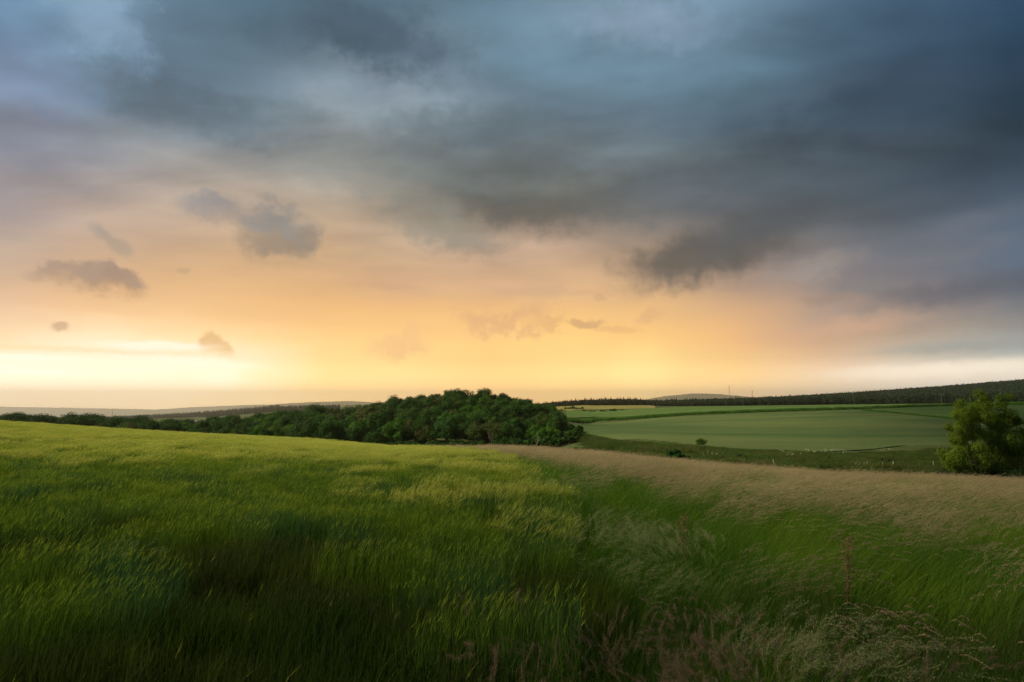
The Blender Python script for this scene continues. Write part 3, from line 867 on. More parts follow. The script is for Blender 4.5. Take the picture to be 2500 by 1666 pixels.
m_leafD = leafmat("oak_leaf", (0.020, 0.068, 0.009), (0.040, 0.115, 0.012), (0.030, 0.085, 0.010), trans=0.25, scale=0.05)
m_leafL = leafmat("light_leaf", (0.036, 0.12, 0.010), (0.075, 0.19, 0.014), (0.05, 0.14, 0.012), trans=0.3, scale=0.05)
m_leafO = leafmat("olive_leaf", (0.042, 0.078, 0.014), (0.07, 0.11, 0.02), (0.065, 0.075, 0.02), trans=0.25, scale=0.05)
m_leafB = leafmat("bluish_leaf", (0.026, 0.08, 0.034), (0.045, 0.11, 0.045), None, trans=0.25, scale=0.05)
m_leafDie = leafmat("thin_leaf", (0.045, 0.075, 0.02), (0.075, 0.10, 0.03), (0.08, 0.062, 0.032), trans=0.3, scale=0.08)
m_needle = leafmat("needles", (0.012, 0.028, 0.015), (0.024, 0.042, 0.02), None, trans=0.1, scale=0.01)
m_farleaf = leafmat("far_leaf", (0.012, 0.028, 0.013), (0.024, 0.044, 0.017), None, trans=0.15, scale=0.01)
m_willow = leafmat("shrub_leaf", (0.075, 0.15, 0.016), (0.22, 0.32, 0.028), (0.12, 0.2, 0.02), trans=0.4, scale=0.5)
m_bramble = leafmat("bramble_leaf", (0.02, 0.045, 0.016), (0.04, 0.08, 0.022), None, trans=0.25, scale=0.7)
m_bark = plainmat("bark", (0.06, 0.05, 0.04), (0.11, 0.095, 0.075), 3.0, 0.9)
m_pale = plainmat("pale_bark", (0.24, 0.22, 0.18), (0.15, 0.135, 0.11), 3.0, 0.85)
m_white = plainmat("blossom", (0.75, 0.75, 0.7), (0.62, 0.63, 0.55), 9.0, 0.8)

rng = np.random.default_rng(33)
GRP = "trees of the wooded hill"
KINDS = {
    'oak': ([broadleaf("oak", rng.uniform(9.5, 12), rng.uniform(8.8, 10.4), 1.2, 34, 9500, 0.31, m_leafD, m_bark) for _ in range(5)],
            "broad round dark green tree in the wooded hillside"),
    'light': ([broadleaf("maple", rng.uniform(8, 10), rng.uniform(8, 9.6), 1.2, 28, 8000, 0.30, m_leafL, m_bark) for _ in range(4)],
              "lighter yellowish green tree in the wooded hillside"),
    'olive': ([broadleaf("hornbeam", rng.uniform(8, 10), rng.uniform(8, 9.4), 1.2, 28, 7500, 0.30, m_leafO, m_bark) for _ in range(3)],
              "dull brownish olive tree in the wooded hillside"),
    'blue': ([broadleaf("ash", rng.uniform(7.5, 9.5), rng.uniform(8.5, 10), 1.4, 26, 7500, 0.30, m_leafB, m_bark) for _ in range(2)],
             "bluish green tree in the wooded hillside"),
    'thin': ([slender("thin_tree", rng.uniform(6.4, 7.6), 2200, 0.30, m_leafDie, m_pale) for _ in range(5)],
             "thin half bare tree with pale stems near the top of the wooded hill"),
    'bush': ([broadleaf("bush", rng.uniform(4.0, 5.2), rng.uniform(3.2, 4.0), 0.1, 16, 2000, 0.38, m_leafD, m_bark) for _ in range(3)],
             "low dark bush at the foot of the wooded hill"),
}
NAME = {'oak': 'oak_tree', 'light': 'maple_tree', 'olive': 'hornbeam_tree', 'blue': 'ash_tree', 'thin': 'thin_tree', 'bush': 'bush'}


def put_tree(kind, x, y, s=1.0, label=None, group=None, sz=1.0, name=None, cat=None):
    meshes, lab = KINDS[kind]
    cm, tm = meshes[rng.integers(len(meshes))]
    e = empty(name or NAME[kind], (x, y, h1(x, y) - 0.1), rng.uniform(0, 2 * PI), (s, s, s * sz), label=label or lab, category=cat or ('bush' if kind == 'bush' else 'tree'))
    if label is None or group:
        e['group'] = group or {"thin": "thin half bare trees of the ridge", "bush": "bushes at the foot of the wood", 'oak': 'dark trees of the wood', 'light': 'light green trees of the wood',
                               'olive': 'olive trees of the wood', 'blue': 'bluish trees of the wood'}[kind]
    obj("crown", cm, e)
    if tm is not None: obj("trunk", tm, e)
    return e


# where the wood stands: between a front and a back edge that vary with the bearing
_wx = [-250, 0, 350, 500, 700, 850, 950, 1080, 1200, 1300, 1380, 1425]
_w0 = [215, 215, 215, 215, 205, 200, 200, 198, 198, 198, 202, 206]
_w1 = [330, 330, 320, 285, 325, 338, 345, 352, 352, 330, 272, 212]
_wa = [ray(x, 1000)[0] / ray(x, 1000)[1] for x in _wx]
p = jgrid(-270, 60, 190, 360, 6.6, 0.42)
a_ = p[:, 0] / p[:, 1]
M = (a_ > _wa[0]) & (a_ < _wa[-1]) & (p[:, 1] > np.interp(a_, _wa, _w0)) & (p[:, 1] < np.interp(a_, _wa, _w1))
sxp = (a_ * FPX * CP + 512) / S     # roughly the photo column
clr = (sxp > 1150) & (sxp < 1330) & (p[:, 1] > 284) & (p[:, 1] < 343)
M &= ~clr
p = p[M]; a_ = a_[M]; sxp = sxp[M]
zt = height(p[:, 0], p[:, 1])
# how much of each tree clears the crest of the barley hill
crest_s = np.interp(a_, _ca, _cg + 2 * np.sqrt((EYE - TOP) * _ck))
vis = (EYE - (zt + 8.5)) / p[:, 1] < crest_s - 0.001
p, a_, sxp, zt = p[vis], a_[vis], sxp[vis], zt[vis]
lowvis = (EYE - (zt + 3)) / p[:, 1] < crest_s
score = 1 / p[:, 1] + 0.0012 * lowvis + 0.0004 * (sxp > 700)
order = np.argsort(-score)
NB = 245
ind, rest = order[:NB], order[NB:]
print("wood trees", len(p), "individual", len(ind))


def kind_at(sx, Y, backness):
    r = rng.random()
    if sx > 830 and sx < 1180 and backness > 0.45:
        return 'thin' if r < 0.42 else ('olive' if r < 0.7 else 'oak')
    if sx > 1190: return 'oak' if r < 0.6 else ('light' if r < 0.85 else 'olive')
    return 'oak' if r < 0.42 else 'light' if r < 0.66 else 'olive' if r < 0.86 else 'blue'


fw = np.interp(a_, _wa, _w0); bw = np.interp(a_, _wa, _w1)
back = (p[:, 1] - fw) / (bw - fw)
for i in ind:
    k = kind_at(sxp[i], p[i, 1], back[i]); s = rng.uniform(0.78, 1.12)
    if sxp[i] > 1370: k = 'bush'; s = rng.uniform(0.9, 1.3)
    elif sxp[i] > 1290: s *= 0.8
    elif sxp[i] > 1200 and back[i] > 0.6: s *= 0.85
    put_tree(k, p[i, 0], p[i, 1], s, sz=rng.uniform(0.85, 1.15))
# the rest of the same wood, as one mass
rp = p[rest]
allm = [m for k in ('oak', 'light', 'olive') for m in [x[0] for x in KINDS[k][0][:3]]] + [x[0] for x in KINDS['thin'][0][:3]] + [x[1] for x in KINDS['thin'][0][:3]]
nd = len(allm)
pos = []; idx = []; scl = []; rot = []
for j, i in enumerate(rest):
    k = kind_at(sxp[i], p[i, 1], back[i]); s = rng.uniform(0.78, 1.1) 
    rz = rng.uniform(0, 6.28); loc = (p[i, 0], p[i, 1], zt[i] - 0.1)
    if k == 'thin':
        v = rng.integers(3)
        for off in (9, 12): pos.append(loc); idx.append(off + v); scl.append((s,) * 3); rot.append((0, 0, rz))
    else:
        v = {'oak': 0, 'light': 3, 'olive': 6}.get(k, 0) + rng.integers(3)
        pos.append(loc); idx.append(v); scl.append((s,) * 3); rot.append((0, 0, rz))
scatter("wood", allm, pos, rot, scl, idx, kind='stuff', category='wood', label="more treetops of the same wood, farther back and to the left")


def tree_px(kind, sx, Y, s, label, group=None, sz=1.0, **k):
    q = at(sx, 1000, Y); return put_tree(kind, q[0], Y, s, label, group, sz, **k)


# trees of the ridge line beside and behind the clearing
for sx, Y, s, k in ((1168, 344, .72, 'oak'), (1186, 346, .78, 'oak'), (1204, 348, .76, 'oak'), (1222, 346, .66, 'thin'), (1240, 348, .72, 'oak'), (1256, 346, .66, 'olive'), (1274, 344, .66, 'light'),
                    (1290, 342, .62, 'oak'), (1304, 342, .55, 'thin')):
    tree_px(k, sx, Y, s, "small dark tree in the row on the skyline behind the straw coloured clearing", "row of trees behind the clearing")
tree_px('oak', 1338, 285, 1.0, "big round bluish dark tree closing the right end of the skyline", sz=0.95)
tree_px('oak', 1222, 272, 0.85, "round dark tree standing in front of the straw coloured clearing", sz=0.75)
tree_px('light', 1262, 212, 0.62, "pale olive rounded bush low at the front of the wood", sz=0.8)
for sx, Y, s in ((1400, 206, 1.1), (1412, 207, .8), (1385, 204, 1.2), (1365, 202, 1.3), (1340, 202, 1.3), (1318, 200, 1.2), (1290, 199, 1.2)):
    tree_px('bush', sx, Y, s, None)


for sx in np.linspace(900, 1405, 30):
    tree_px('bush', sx + rng.normal(0, 4), np.interp(sx, _wx, _w0) - 5 + rng.normal(0, 1.2), rng.uniform(0.95, 1.35), None, sz=0.95)


def bare(sx, Y, zoff, h, label):
    T = Acc(); limb(T, (0, 0, 0), (0.1, 0, 1), h * 0.45, 0.09, 3, 4, 0.6, 3, None, upness=0.2)
    q = at(sx, 1000, Y); x = q[0]
    e = empty("dead_tree", (x, Y, h1(x, Y) - 0.2), 0, 1, label=label, category="dead tree")
    T2 = Acc(); tube(T2, [(0, 0, 0), (0, 0, zoff)], [0.12, 0.1], 5)
    obj("trunk", T2.mesh("dead_trunk", [m_pale]), e)
    b = obj("branches", T.mesh("dead_branches", [m_pale]), e); b.location = (0, 0, zoff - 0.1)


bare(843, 262, 6.2, 6.5, "bare whitish forked dead tree in the middle of the wood")
bare(1200, 190, 2.2, 4.6, "slim bare pale tree at the front edge of the wood near the tan grass")
bare(1310, 189, 1.6, 3.8, "bare pale tree beside the dark bushes at the right end of the wood")

# ------------------------------------------------------------------ the big shrub at right and its neighbours
rng = np.random.default_rng(5)
SH_Y = 46.0
q = at(2385, 1150, SH_Y); bx = q[0]; bz = h1(bx, SH_Y)
e = empty("willow_shrub", (bx, SH_Y, bz - 0.1), label="tall yellowish green shrub with two upright tops at the right edge of the meadow", category="shrub")
UP = SH_Y / FPX * S            # metres per photo pixel there


def sp(px, py, dy):
    w_ = at(px, py, SH_Y + dy); return [w_[0] - bx, dy, w_[2] - bz]


cl = []; cr = []
spec = [(2395, 965, 20), (2388, 985, 26), (2345, 985, 18), (2350, 1005, 26), (2410, 990, 22), (2400, 1010, 32), (2365, 1020, 32), (2340, 1035, 22), (2330, 1010, 16), (2320, 1045, 13),
        (2450, 985, 20), (2465, 970, 12), (2445, 968, 10), (2455, 1005, 26), (2440, 1030, 32), (2470, 1030, 22), (2480, 1018, 12), (2425, 1020, 28), (2345, 1060, 28), (2380, 1055, 36), (2420, 1060, 36), (2460, 1060, 30), (2478, 1050, 16),
        (2350, 1090, 30), (2390, 1095, 36), (2430, 1100, 36), (2465, 1095, 28), (2330, 1075, 16), (2340, 1110, 24), (2300, 1108, 16), (2320, 1120, 22), (2400, 1120, 36), (2340, 1135, 24), (2380, 1138, 26), (2430, 1132, 30), (2470, 1125, 30), (2500, 1100, 26), (2505, 1070, 20), (2495, 1045, 16)]
for (x_, y_, r_) in spec:
    for kk in range(2):
        c = sp(x_ + rng.normal(0, 6), y_ + rng.normal(0, 5), float(np.clip(rng.normal(0, r_ * UP * 1.0), -1.0, 1.0))); cl.append(c); cr.append(min(r_, 28) * UP * rng.uniform(.6, .9))
cl = np.array(cl); cr = np.array(cr)
A = Acc(); leaves(A, cl, cr, 70000, 0.10, flat=0.9, aspect=0.42)
# upright shoots breaking the outline
tipsS = []
for i in range(150):
    k = rng.integers(len(cl)); b0 = cl[k] + np.array([rng.normal(0, cr[k] * .5), rng.normal(0, cr[k] * .5), cr[k] * .7])
    L_ = rng.uniform(0.15, 0.5); d_ = np.array([rng.normal(0.15, .3), rng.normal(0, .3), 1]); d_ /= np.linalg.norm(d_)
    t_ = np.linspace(0, 1, 12)[:, None]
    P = b0 + d_ * L_ * t_ + rng.normal(0, 0.025, (12, 3))
    dd = rng.normal(0, 1, (12, 3)) * .6 + d_; dd /= np.linalg.norm(dd, axis=1)[:, None]
    rhombs(A, P, dd * 0.09, np.full(12, 0.035), 0, np.full(12, 0.9))
obj("crown", A.mesh("willow_crown", [m_willow]), e)
T = Acc()
for k in range(14):
    q_ = cl[rng.integers(len(cl))]
    m = q_ * np.array([.5, .5, .45]) + rng.normal(0, .12, 3)
    tube(T, [np.array([rng.normal(0, .2), rng.normal(0, .2), -0.2]), m, q_], [0.06, 0.04, 0.012], 5)
obj("trunk", T.mesh("willow_stems", [m_bark]), e)


def thicket(sx, sy, Y, wpx, hpx, n, leaf, label, mat=m_bramble, name="bramble_thicket", cat="shrub", white=0, depth=1.0):
    q = at(sx, sy, Y); x = q[0]; up = Y / FPX * S; z = h1(x, Y)
    W_, H_ = wpx * up, hpx * up
    k = max(8, int(wpx / 6)); c = np.stack([rng.uniform(-W_ / 2, W_ / 2, k), rng.normal(0, depth, k), np.zeros(k)], 1)
    hh = H_ * (1 - 0.6 * (2 * np.abs(c[:, 0]) / W_) ** 2)
    c[:, 2] = hh * rng.uniform(0.25, 0.75, k)
    e = empty(name, (x, Y, z - 0.05), label=label, category=cat)
    A = Acc(); leaves(A, c, np.maximum(hh * 0.32, H_ * 0.15), n, leaf, flat=0.9)
    obj("foliage", A.mesh(name + "_foliage", [mat]), e)
    T = Acc()
    for i in range(8):
        g = c[rng.integers(k)]; tube(T, [(g[0] * .6, g[1] * .6, -0.1), g], [0.03, 0.01], 4)
    obj("stems", T.mesh(name + "_stems", [m_bark]), e)
    if white:
        A = Acc(); ci = rng.integers(0, k, white); o = rng.normal(size=(white, 3)); o[:, 1] = -np.abs(o[:, 1]) - .4; o /= np.linalg.norm(o, axis=1)[:, None]
        P = c[ci] + o * np.maximum(hh[ci] * 0.34, H_ * .16)[:, None]
        dd = rng.normal(size=(white, 3)); dd /= np.linalg.norm(dd, axis=1)[:, None]
        rhombs(A, P, dd * leaf * .75, np.full(white, leaf * .6), 0, rng.random(white))
        obj("blossom", A.mesh(name + "_blossom", [m_white]), e)
    return e


thicket(2460, 1148, 45.0, 170, 66, 14000, 0.075, "dark bramble thicket with tiny white blossoms at the right edge of the photo", white=90)
thicket(2520, 1150, 46.5, 130, 105, 12000, 0.08, "dark leafy bush cut by the right edge of the photo behind the brambles")
thicket(2325, 1146, 45.0, 110, 60, 10000, 0.075, "low dark growth at the left foot of the tall shrub")

# small bushes of the valley meadow
thicket(1655, 1118, 70, 80, 30, 5000, 0.13, "dark green nettle patch just beyond the tan grass, left of the small tree", name="nettle_patch", cat="nettles", mat=m_leafD)
thicket(1812, 1124, 88, 28, 12, 1500, 0.13, "small dark round bush in the valley meadow below the small tree", name="bush", cat="bush")
thicket(1900, 1128, 84, 34, 9, 1500, 0.13, "flat dark patch of growth in the middle of the valley meadow", name="bush", cat="bush")
thicket(1948, 1136, 70, 14, 6, 600, 0.12, "tiny dark tuft at the near side of the valley meadow", name="bush", cat="bush")
thicket(2030, 1122, 92, 32, 10, 1500, 0.13, "small dark bush under the white flowers in the valley", name="bush", cat="bush")
thicket(2160, 1130, 80, 54, 12, 2500, 0.13, "long low dark bush behind the three white posts", name="bush", cat="bush")
thicket(1765, 1102, 118, 10, 4, 300, 0.12, "tiny tuft beside the foot of the small tree", name="bush", cat="bush")
tq = hit(1712, 1097)
A = Acc(); c = np.array([[0, 0, 1.35], [-.5, .1, 1.15], [.55, 0, 1.2], [.2, .3, 1.75], [-.25, 0, 1.8], [.75, 0, 1.55], [-.6, 0, 1.6]])
e = empty("small_tree", (tq[0], tq[1], h1(*tq)), label="small lone round tree at the lower edge of the big green crop field", category="tree")
leaves(A, c, 0.5, 1500, 0.15); obj("crown", A.mesh("small_crown", [m_leafL]), e)
T = Acc(); tube(T, [(0, 0, -.2), (0.02, 0, .6), (0, 0, 1.3)], [.07, .055, .03], 6); tube(T, [(0, 0, .6), (.4, 0, 1.3)], [.03, .015], 4); obj("trunk", T.mesh("small_trunk", [m_bark]), e)

# bushes on the ochre field
HB = [broadleaf("hedge_bush", 7, 5, 0.2, 16, 900, 0.6, m_leafD, m_bark, False) for _ in range(3)]


def hbush(sx, sy, wpx, hpx, label):
    w_ = hit(sx, sy, 200); up = w_[1] / FPX * S; cm = HB[rng.integers(3)][0]
    e = bpy.data.objects.new("hedge_bush", cm); C.objects.link(e); e.location = (w_[0], w_[1], h1(*w_) - .2); e.rotation_euler = (0, 0, rng.uniform(0, 6))
    e.scale = (wpx * up / 6.5, wpx * up / 6.5, hpx * up / 4.6); e['label'] = label; e['category'] = 'bush'


hbush(1380, 1001, 6, 9, "tiny upright bush at the left of the dark hedge on the ochre field")
for sx, w_, h_, lb in ((1388, 14, 6, "left end of the broken dark hedge on the ochre field"), (1398, 16, 9, "highest piece of the dark hedge on the ochre field"), (1410, 16, 6, "middle piece of the dark hedge on the ochre field"), (1421, 14, 8, "right end of the dark hedge on the ochre field")):
    hbush(sx, 1000, w_, h_, lb)
hbush(1426, 1005, 14, 7, "light green bush below the right end of the dark hedge")
hbush(1446, 1006, 24, 5, "long low bush between the light green bush and the dark round bush")
hbush(1468, 1006, 12, 8, "dark round bush left of the pointed thicket")
hbush(1477, 1006, 9, 5, "low bush just right of the dark round bush")
hbush(1497, 1005, 24, 9, "widest pointed dark bush at the edge of the upper green field")
hbush(1518, 1003, 12, 4, "flat small bush right of the widest bush")
hbush(1370, 1003, 14, 5, "small bush against the wood at the left end of the upper field")

# ------------------------------------------------------------------ far woods
rng = np.random.default_rng(11)
SPR = [spruce("spruce", rng.uniform(13, 18), rng.uniform(6, 8), m_needle) for _ in range(5)]
FBL = [broadleaf("far_tree", rng.uniform(9, 12), rng.uniform(11, 15), 1, 18, 420, 1.1, m_farleaf, m_bark, False)[0] for _ in range(4)]


def band(name, edge, Y0, Y1, protos, n, smin, smax, label, zoff=None, weights=None, sz=None, jitter=0, prof=None):
    """trees filling a band of ground between bearings; edge = (photo x0, photo x1), Y0/Y1 may vary with the bearing"""
    a0, a1 = (ray(e_, 1000)[0] / ray(e_, 1000)[1] for e_ in edge)
    aa = rng.uniform(a0, a1, n); t = (aa - a0) / (a1 - a0)
    y0 = np.interp(t, np.linspace(0, 1, len(Y0)), Y0); y1 = np.interp(t, np.linspace(0, 1, len(Y1)), Y1)
    YY = rng.uniform(y0, y1)
    xy = np.stack([aa * YY, YY], 1)
    if prof is not None: sz = np.interp(t, np.linspace(0, 1, len(prof)), prof)
    return place(name, protos, xy, smin, smax, rz=3, tilt=0.02, sink=0.3, sz=sz, weights=weights, kind='stuff', category='wood', label=label)


mixp = SPR + FBL
WM = [0.05] * 5 + [0.1875] * 4
band("conifer_forest", (1290, 1610), [830, 830, 840, 850], [980, 980, 960, 900], mixp, 4200, 0.55, 0.85, "hazy conifer forest with a finely toothed top beyond the ochre field", weights=WM, prof=(0.75, 0.85, 0.9, 1.0, 0.95, 0.6))
band("conifer_wood", (215, 682), [2200, 2200, 2150, 2050, 2000], [2500, 2480, 2420, 2300, 2250], SPR, 2600, 0.75, 1.35, "far hazy conifer wood with a jagged top at left", prof=(0.45, 0.7, 0.95, 1.1, 1.25))
band("conifer_fringe", (676, 830), [1750], [1950], SPR, 900, 0.7, 1.3, "lower hazy row of conifers between the far wood and the wooded hill")
band("mixed_wood", (1600, 2700), [735, 730, 720, 700, 690], [800, 830, 880, 900, 900], mixp, 6000, 0.6, 0.9, "dark mixed wood standing behind the upper green field at right", weights=WM, prof=(0.35, 0.55, 0.85, 0.95, 1.0, 1.05, 1.1, 1.2, 1.3))
band("ridge_wood", (1560, 2750), [1000], [1600], mixp, 9000, 0.7, 0.95, "blue grey wood covering the far ridge at right", weights=[.02] * 5 + [.225] * 4)
band("valley_trees", (380, 560), [620], [760], FBL, 60, 0.5, 0.8, "dark trees around the village in the left valley")
band("shrub_row", (2060, 2700), [690], [700], FBL, 90, 0.25, 0.5, "low light shrubs along the foot of the dark wood")
for sx, Y, h_, lb in ((1556, 860, .72, "left one of the single conifers rising above the forest"), (1563, 850, .66, "middle one of the single conifers rising above the forest"), (1579, 845, .6, "right one of the single conifers, apart from the forest")):
    q = at(sx, 1000, Y); o = obj("conifer_tree", SPR[rng.integers(5)], label=lb, category="conifer"); o.location = (q[0], Y, h1(q[0], Y) - .3); o.scale = (h_ * .75,) * 2 + (h_ * 1.1,)


# ------------------------------------------------------------------ far hills
def hill(name, pts, Y, mat, label, depth=1500):
    """a long wooded ridge: crest given by photo points, flanks falling off front and back"""
    n = 220; sx = np.linspace(pts[0][0], pts[-1][0], n)
    sy = np.interp(sx, [q[0] for q in pts], [q[1] for q in pts])
    rows = []
    for t, f in ((-1, 0), (-.7, .25), (-.4, .62), (-.2, .87), (0, 1), (.2, .87), (.5, .5), (1, 0)):
        P = np.array([at(a, b, Y) for a, b in zip(sx, sy)])
        zc = P[:, 2] + (fbm(sx / 8, sx * 0 + Y, 3) - .5) * Y * 0.0007 + (rng.random(n) - .5) * Y * 0.00018
        r = np.stack([P[:, 0] * (1 + t * depth / Y), P[:, 1] + t * depth, -460 + (zc + 460) * f], 1); rows.append(r)
    V = np.concatenate(rows); m = len(rows)
    i = np.arange(m - 1)[:, None]; j = np.arange(n - 1)[None]
    q = np.stack([i * n + j, i * n + j + 1, (i + 1) * n + j + 1, (i + 1) * n + j], -1).reshape(-1, 4)
    A = Acc(); A.add(V, q)
    return obj(name, A.mesh(name, [mat], True), kind='structure', label=label)


m_hill = plainmat("wooded_hill", (0.03, 0.045, 0.02), (0.05, 0.06, 0.028), 0.004, 0.9, 0.0)
hill("hill", [(560, 1010), (640, 992), (680, 986), (760, 981.5), (850, 979), (900, 981), (960, 990), (1050, 1008)], 13000, m_hill, "pale orange ridge fading into the sunset left of the wooded hill")
hill("far_hill", [(-400, 996), (-50, 992), (150, 995), (300, 998), (380, 1000), (470, 994), (620, 988), (900, 986), (1000, 1000)], 18500, m_hill, "faintest ridge on the left horizon, almost lost in the glow")
hill("right_hill", [(1520, 985), (1600, 971), (1640, 965), (1665, 963.5), (1685, 960.5), (1720, 960.5), (1760, 962.5), (1800, 966), (1860, 972), (1960, 985)], 13000, m_hill, "orange brown hazy hill behind the conifer forest near the wind turbine")

# ------------------------------------------------------------------ wind turbine, masts, pole, posts, houses
m_paint = plainmat("grey_paint", (0.45, 0.45, 0.45), (0.38, 0.38, 0.38), 2, 0.5)
m_wood = plainmat("weathered_wood", (0.16, 0.13, 0.10), (0.09, 0.075, 0.06), 6, 0.9, stretch=(6, 6, 1))
m_postw = plainmat("white_post", (0.5, 0.48, 0.4), (0.34, 0.32, 0.26), 9, 0.8)


def turbine(sx, sytop, sybase, Y, label):
    top = at(sx, sytop, Y); z0 = h1(top[0], Y) - 2; H = top[2] - z0
    e = empty("wind_turbine", (top[0], Y, z0), label=label, category="wind turbine")
    A = Acc(); tube(A, [(0, 0, 0), (0, 0, H * .5), (0, 0, H)], [2.6, 2.1, 1.4], 14); obj("tower", A.mesh("tower", [m_paint], True), e)
    A = Acc(); tube(A, [(0, -5, H + 1.2), (0, -4.4, H + 1.2), (0, 4, H + 1.2), (0, 5, H + 1.2)], [0.6, 1.9, 1.9, 1.2], 10); obj("nacelle", A.mesh("nacelle", [m_paint], True), e)
    for k in range(3):
        an = math.radians(80 + 120 * k); d_ = np.array([math.sin(an), 0, math.cos(an)]); L_ = 19
        t_ = np.linspace(0, 1, 7); c = d_[None] * (t_ * L_)[:, None] + np.array([0, -5.2, H + 1.2]); s_ = np.cross(d_, [0, 1, 0])
        w_ = 1.5 * (1 - .75 * t_) * np.where(t_ < .1, .6, 1)
        V = np.concatenate([c - s_ * w_[:, None] / 2, c + s_ * w_[:, None] / 2 + [0, .25, 0], c + [0, .45, 0] * (1 - t_)[:, None]])
        j = np.arange(6); q = np.concatenate([np.stack([j, j + 1, j + 8, j + 7], 1), np.stack([j + 7, j + 8, j + 15, j + 14], 1), np.stack([j + 14, j + 15, j + 1, j], 1)])
        A = Acc(); A.add(V, q); obj("blade", A.mesh("blade", [m_paint]), e)


turbine(1780, 943, 965, 4200, "slender wind turbine standing on the horizon right of the hazy hill")
m_steel = plainmat("dark_steel", (0.12, 0.12, 0.12), (0.08, 0.08, 0.08), 3, 0.6)


def mast(sx, sytop, Y, label, w=1.2):
    top = at(sx, sytop, Y); z0 = h1(top[0], Y) - 1; H = top[2] - z0
    e = empty("lattice_mast", (top[0], Y, z0), label=label, category="mast")
    A = Acc()
    for a_, b_ in ((-1, -1), (1, -1), (1, 1), (-1, 1)): tube(A, [(a_ * w, b_ * w, 0), (a_ * .3 * w, b_ * .3 * w, H)], [w * .16, w * .12], 4)
    for k in range(10):
        z_ = H * k / 10; z2 = H * (k + 1) / 10; f = w * (1 - .7 * k / 10); f2 = w * (1 - .7 * (k + 1) / 10)
        tube(A, [(-f, -f, z_), (f2, -f2, z2)], .1 * w, 3); tube(A, [(f, f, z_), (-f2, f2, z2)], .1 * w, 3)
    obj("lattice", A.mesh("lattice", [m_steel]), e)
    A = Acc(); tube(A, [(-4 * w, 0, H * .97), (4 * w, 0, H * .97)], [w * .15, w * .15], 4); obj("crossarm", A.mesh("mast_arm", [m_steel]), e)


mast(1836, 953, 1750, "faint thin mast on the skyline right of the wind turbine", 1.0)
mast(275, 999, 2900, "very faint thin mast on the skyline at far left", 1.0)


def pole(sx, sytop, sybase, Y, label):
    top = at(sx, sytop, Y); bz_ = h1(top[0], Y); H = top[2] - bz_
    e = empty("power_pole", (top[0], Y, bz_), label=label, category="power pole")
    A = Acc(); tube(A, [(0, 0, -.3), (0, 0, H)], [.2, .14], 8); obj("post", A.mesh("pole_post", [m_wood]), e)
    A = Acc(); tube(A, [(-2.6, 0, H - .3), (2.6, 0, H - .3)], [.13, .13], 6); obj("crossarm", A.mesh("pole_arm", [m_wood]), e)
    for k in (-2.4, 0, 2.4):
        A = Acc(); tube(A, [(k, 0, H - .25), (k, 0, H + .15), (k, 0, H + .4)], [.06, .14, .05], 6); obj("insulator", A.mesh("insulator", [m_paint]), e)


pole(2298, 963, 984, 655, "grey power pole with crossarm in front of the dark wood")


def post(sx, sytop, sybase, label, lean=0.0):
    w_ = hit(sx, sybase, 42.0); x, Y = w_; z = h1(x, Y)
    top = at(sx, sytop, Y); H = max(top[2] - z, 0.5)
    A = Acc(); tube(A, [(0, 0, -.3), (lean * H * .5, 0, H * .5), (lean * H, 0, H - .02), (lean * H, 0, H)], [.034, .032, .03, .012], 8)
    o = obj("fence_post", A.mesh("fence_post", [m_postw], True), label=label, category="fence post", group="white fence posts in the valley meadow")
    o.location = (x, Y, z)


post(2118, 1128, 1140, "leftmost of the three white fence posts at the edge of the meadow")
post(2155.5, 1127, 1141, "middle one of the three white fence posts at the edge of the meadow")
post(2181.5, 1126, 1141, "rightmost of the three white fence posts at the edge of the meadow")
post(2280, 1126, 1142, "leaning white fence post left of the dark shrubs", -0.06)
post(1888.5, 1129, 1136, "short white fence post standing alone in the middle of the valley meadow")

# white flower heads
A = Acc()
for (fx, fy, wx_, wy_, n_) in ((2035, 1107, 26, 4, 44), (1985, 1110, 12, 5, 16), (2065, 1111, 18, 4, 22), (2165, 1105, 24, 2, 16), (1935, 1117, 18, 3, 14), (1907, 1107, 8, 3, 8), (1740, 1122, 60, 2, 8), (1970, 1106, 6, 2, 5)):
    for k in range(n_):
        w_ = hit(fx + rng.normal(0, wx_ * .5), fy + rng.normal(0, wy_ * .5), 45); z = h1(*w_) + rng.uniform(.45, .75)
        for kk in range(3):
            c_ = np.array([[w_[0] + rng.normal(0, .08), w_[1] + rng.normal(0, .08), z + rng.normal(0, .05)]]); d_ = rng.normal(size=(1, 3)) * [1, 1, .4]; d_ /= np.linalg.norm(d_)
            rhombs(A, c_, d_ * .085, np.array([.07]), 0, rng.random(1))
        slivers(A, np.array([[w_[0], w_[1], z - .7]]), np.array([[w_[0], w_[1], z]]), np.array([.01]), 1, np.array([.5]))
obj("white_flowers", A.mesh("white_flowers", [m_white, g_lush]), kind='stuff', category='flowers', label="patches of small white flowers in the valley below the green field")


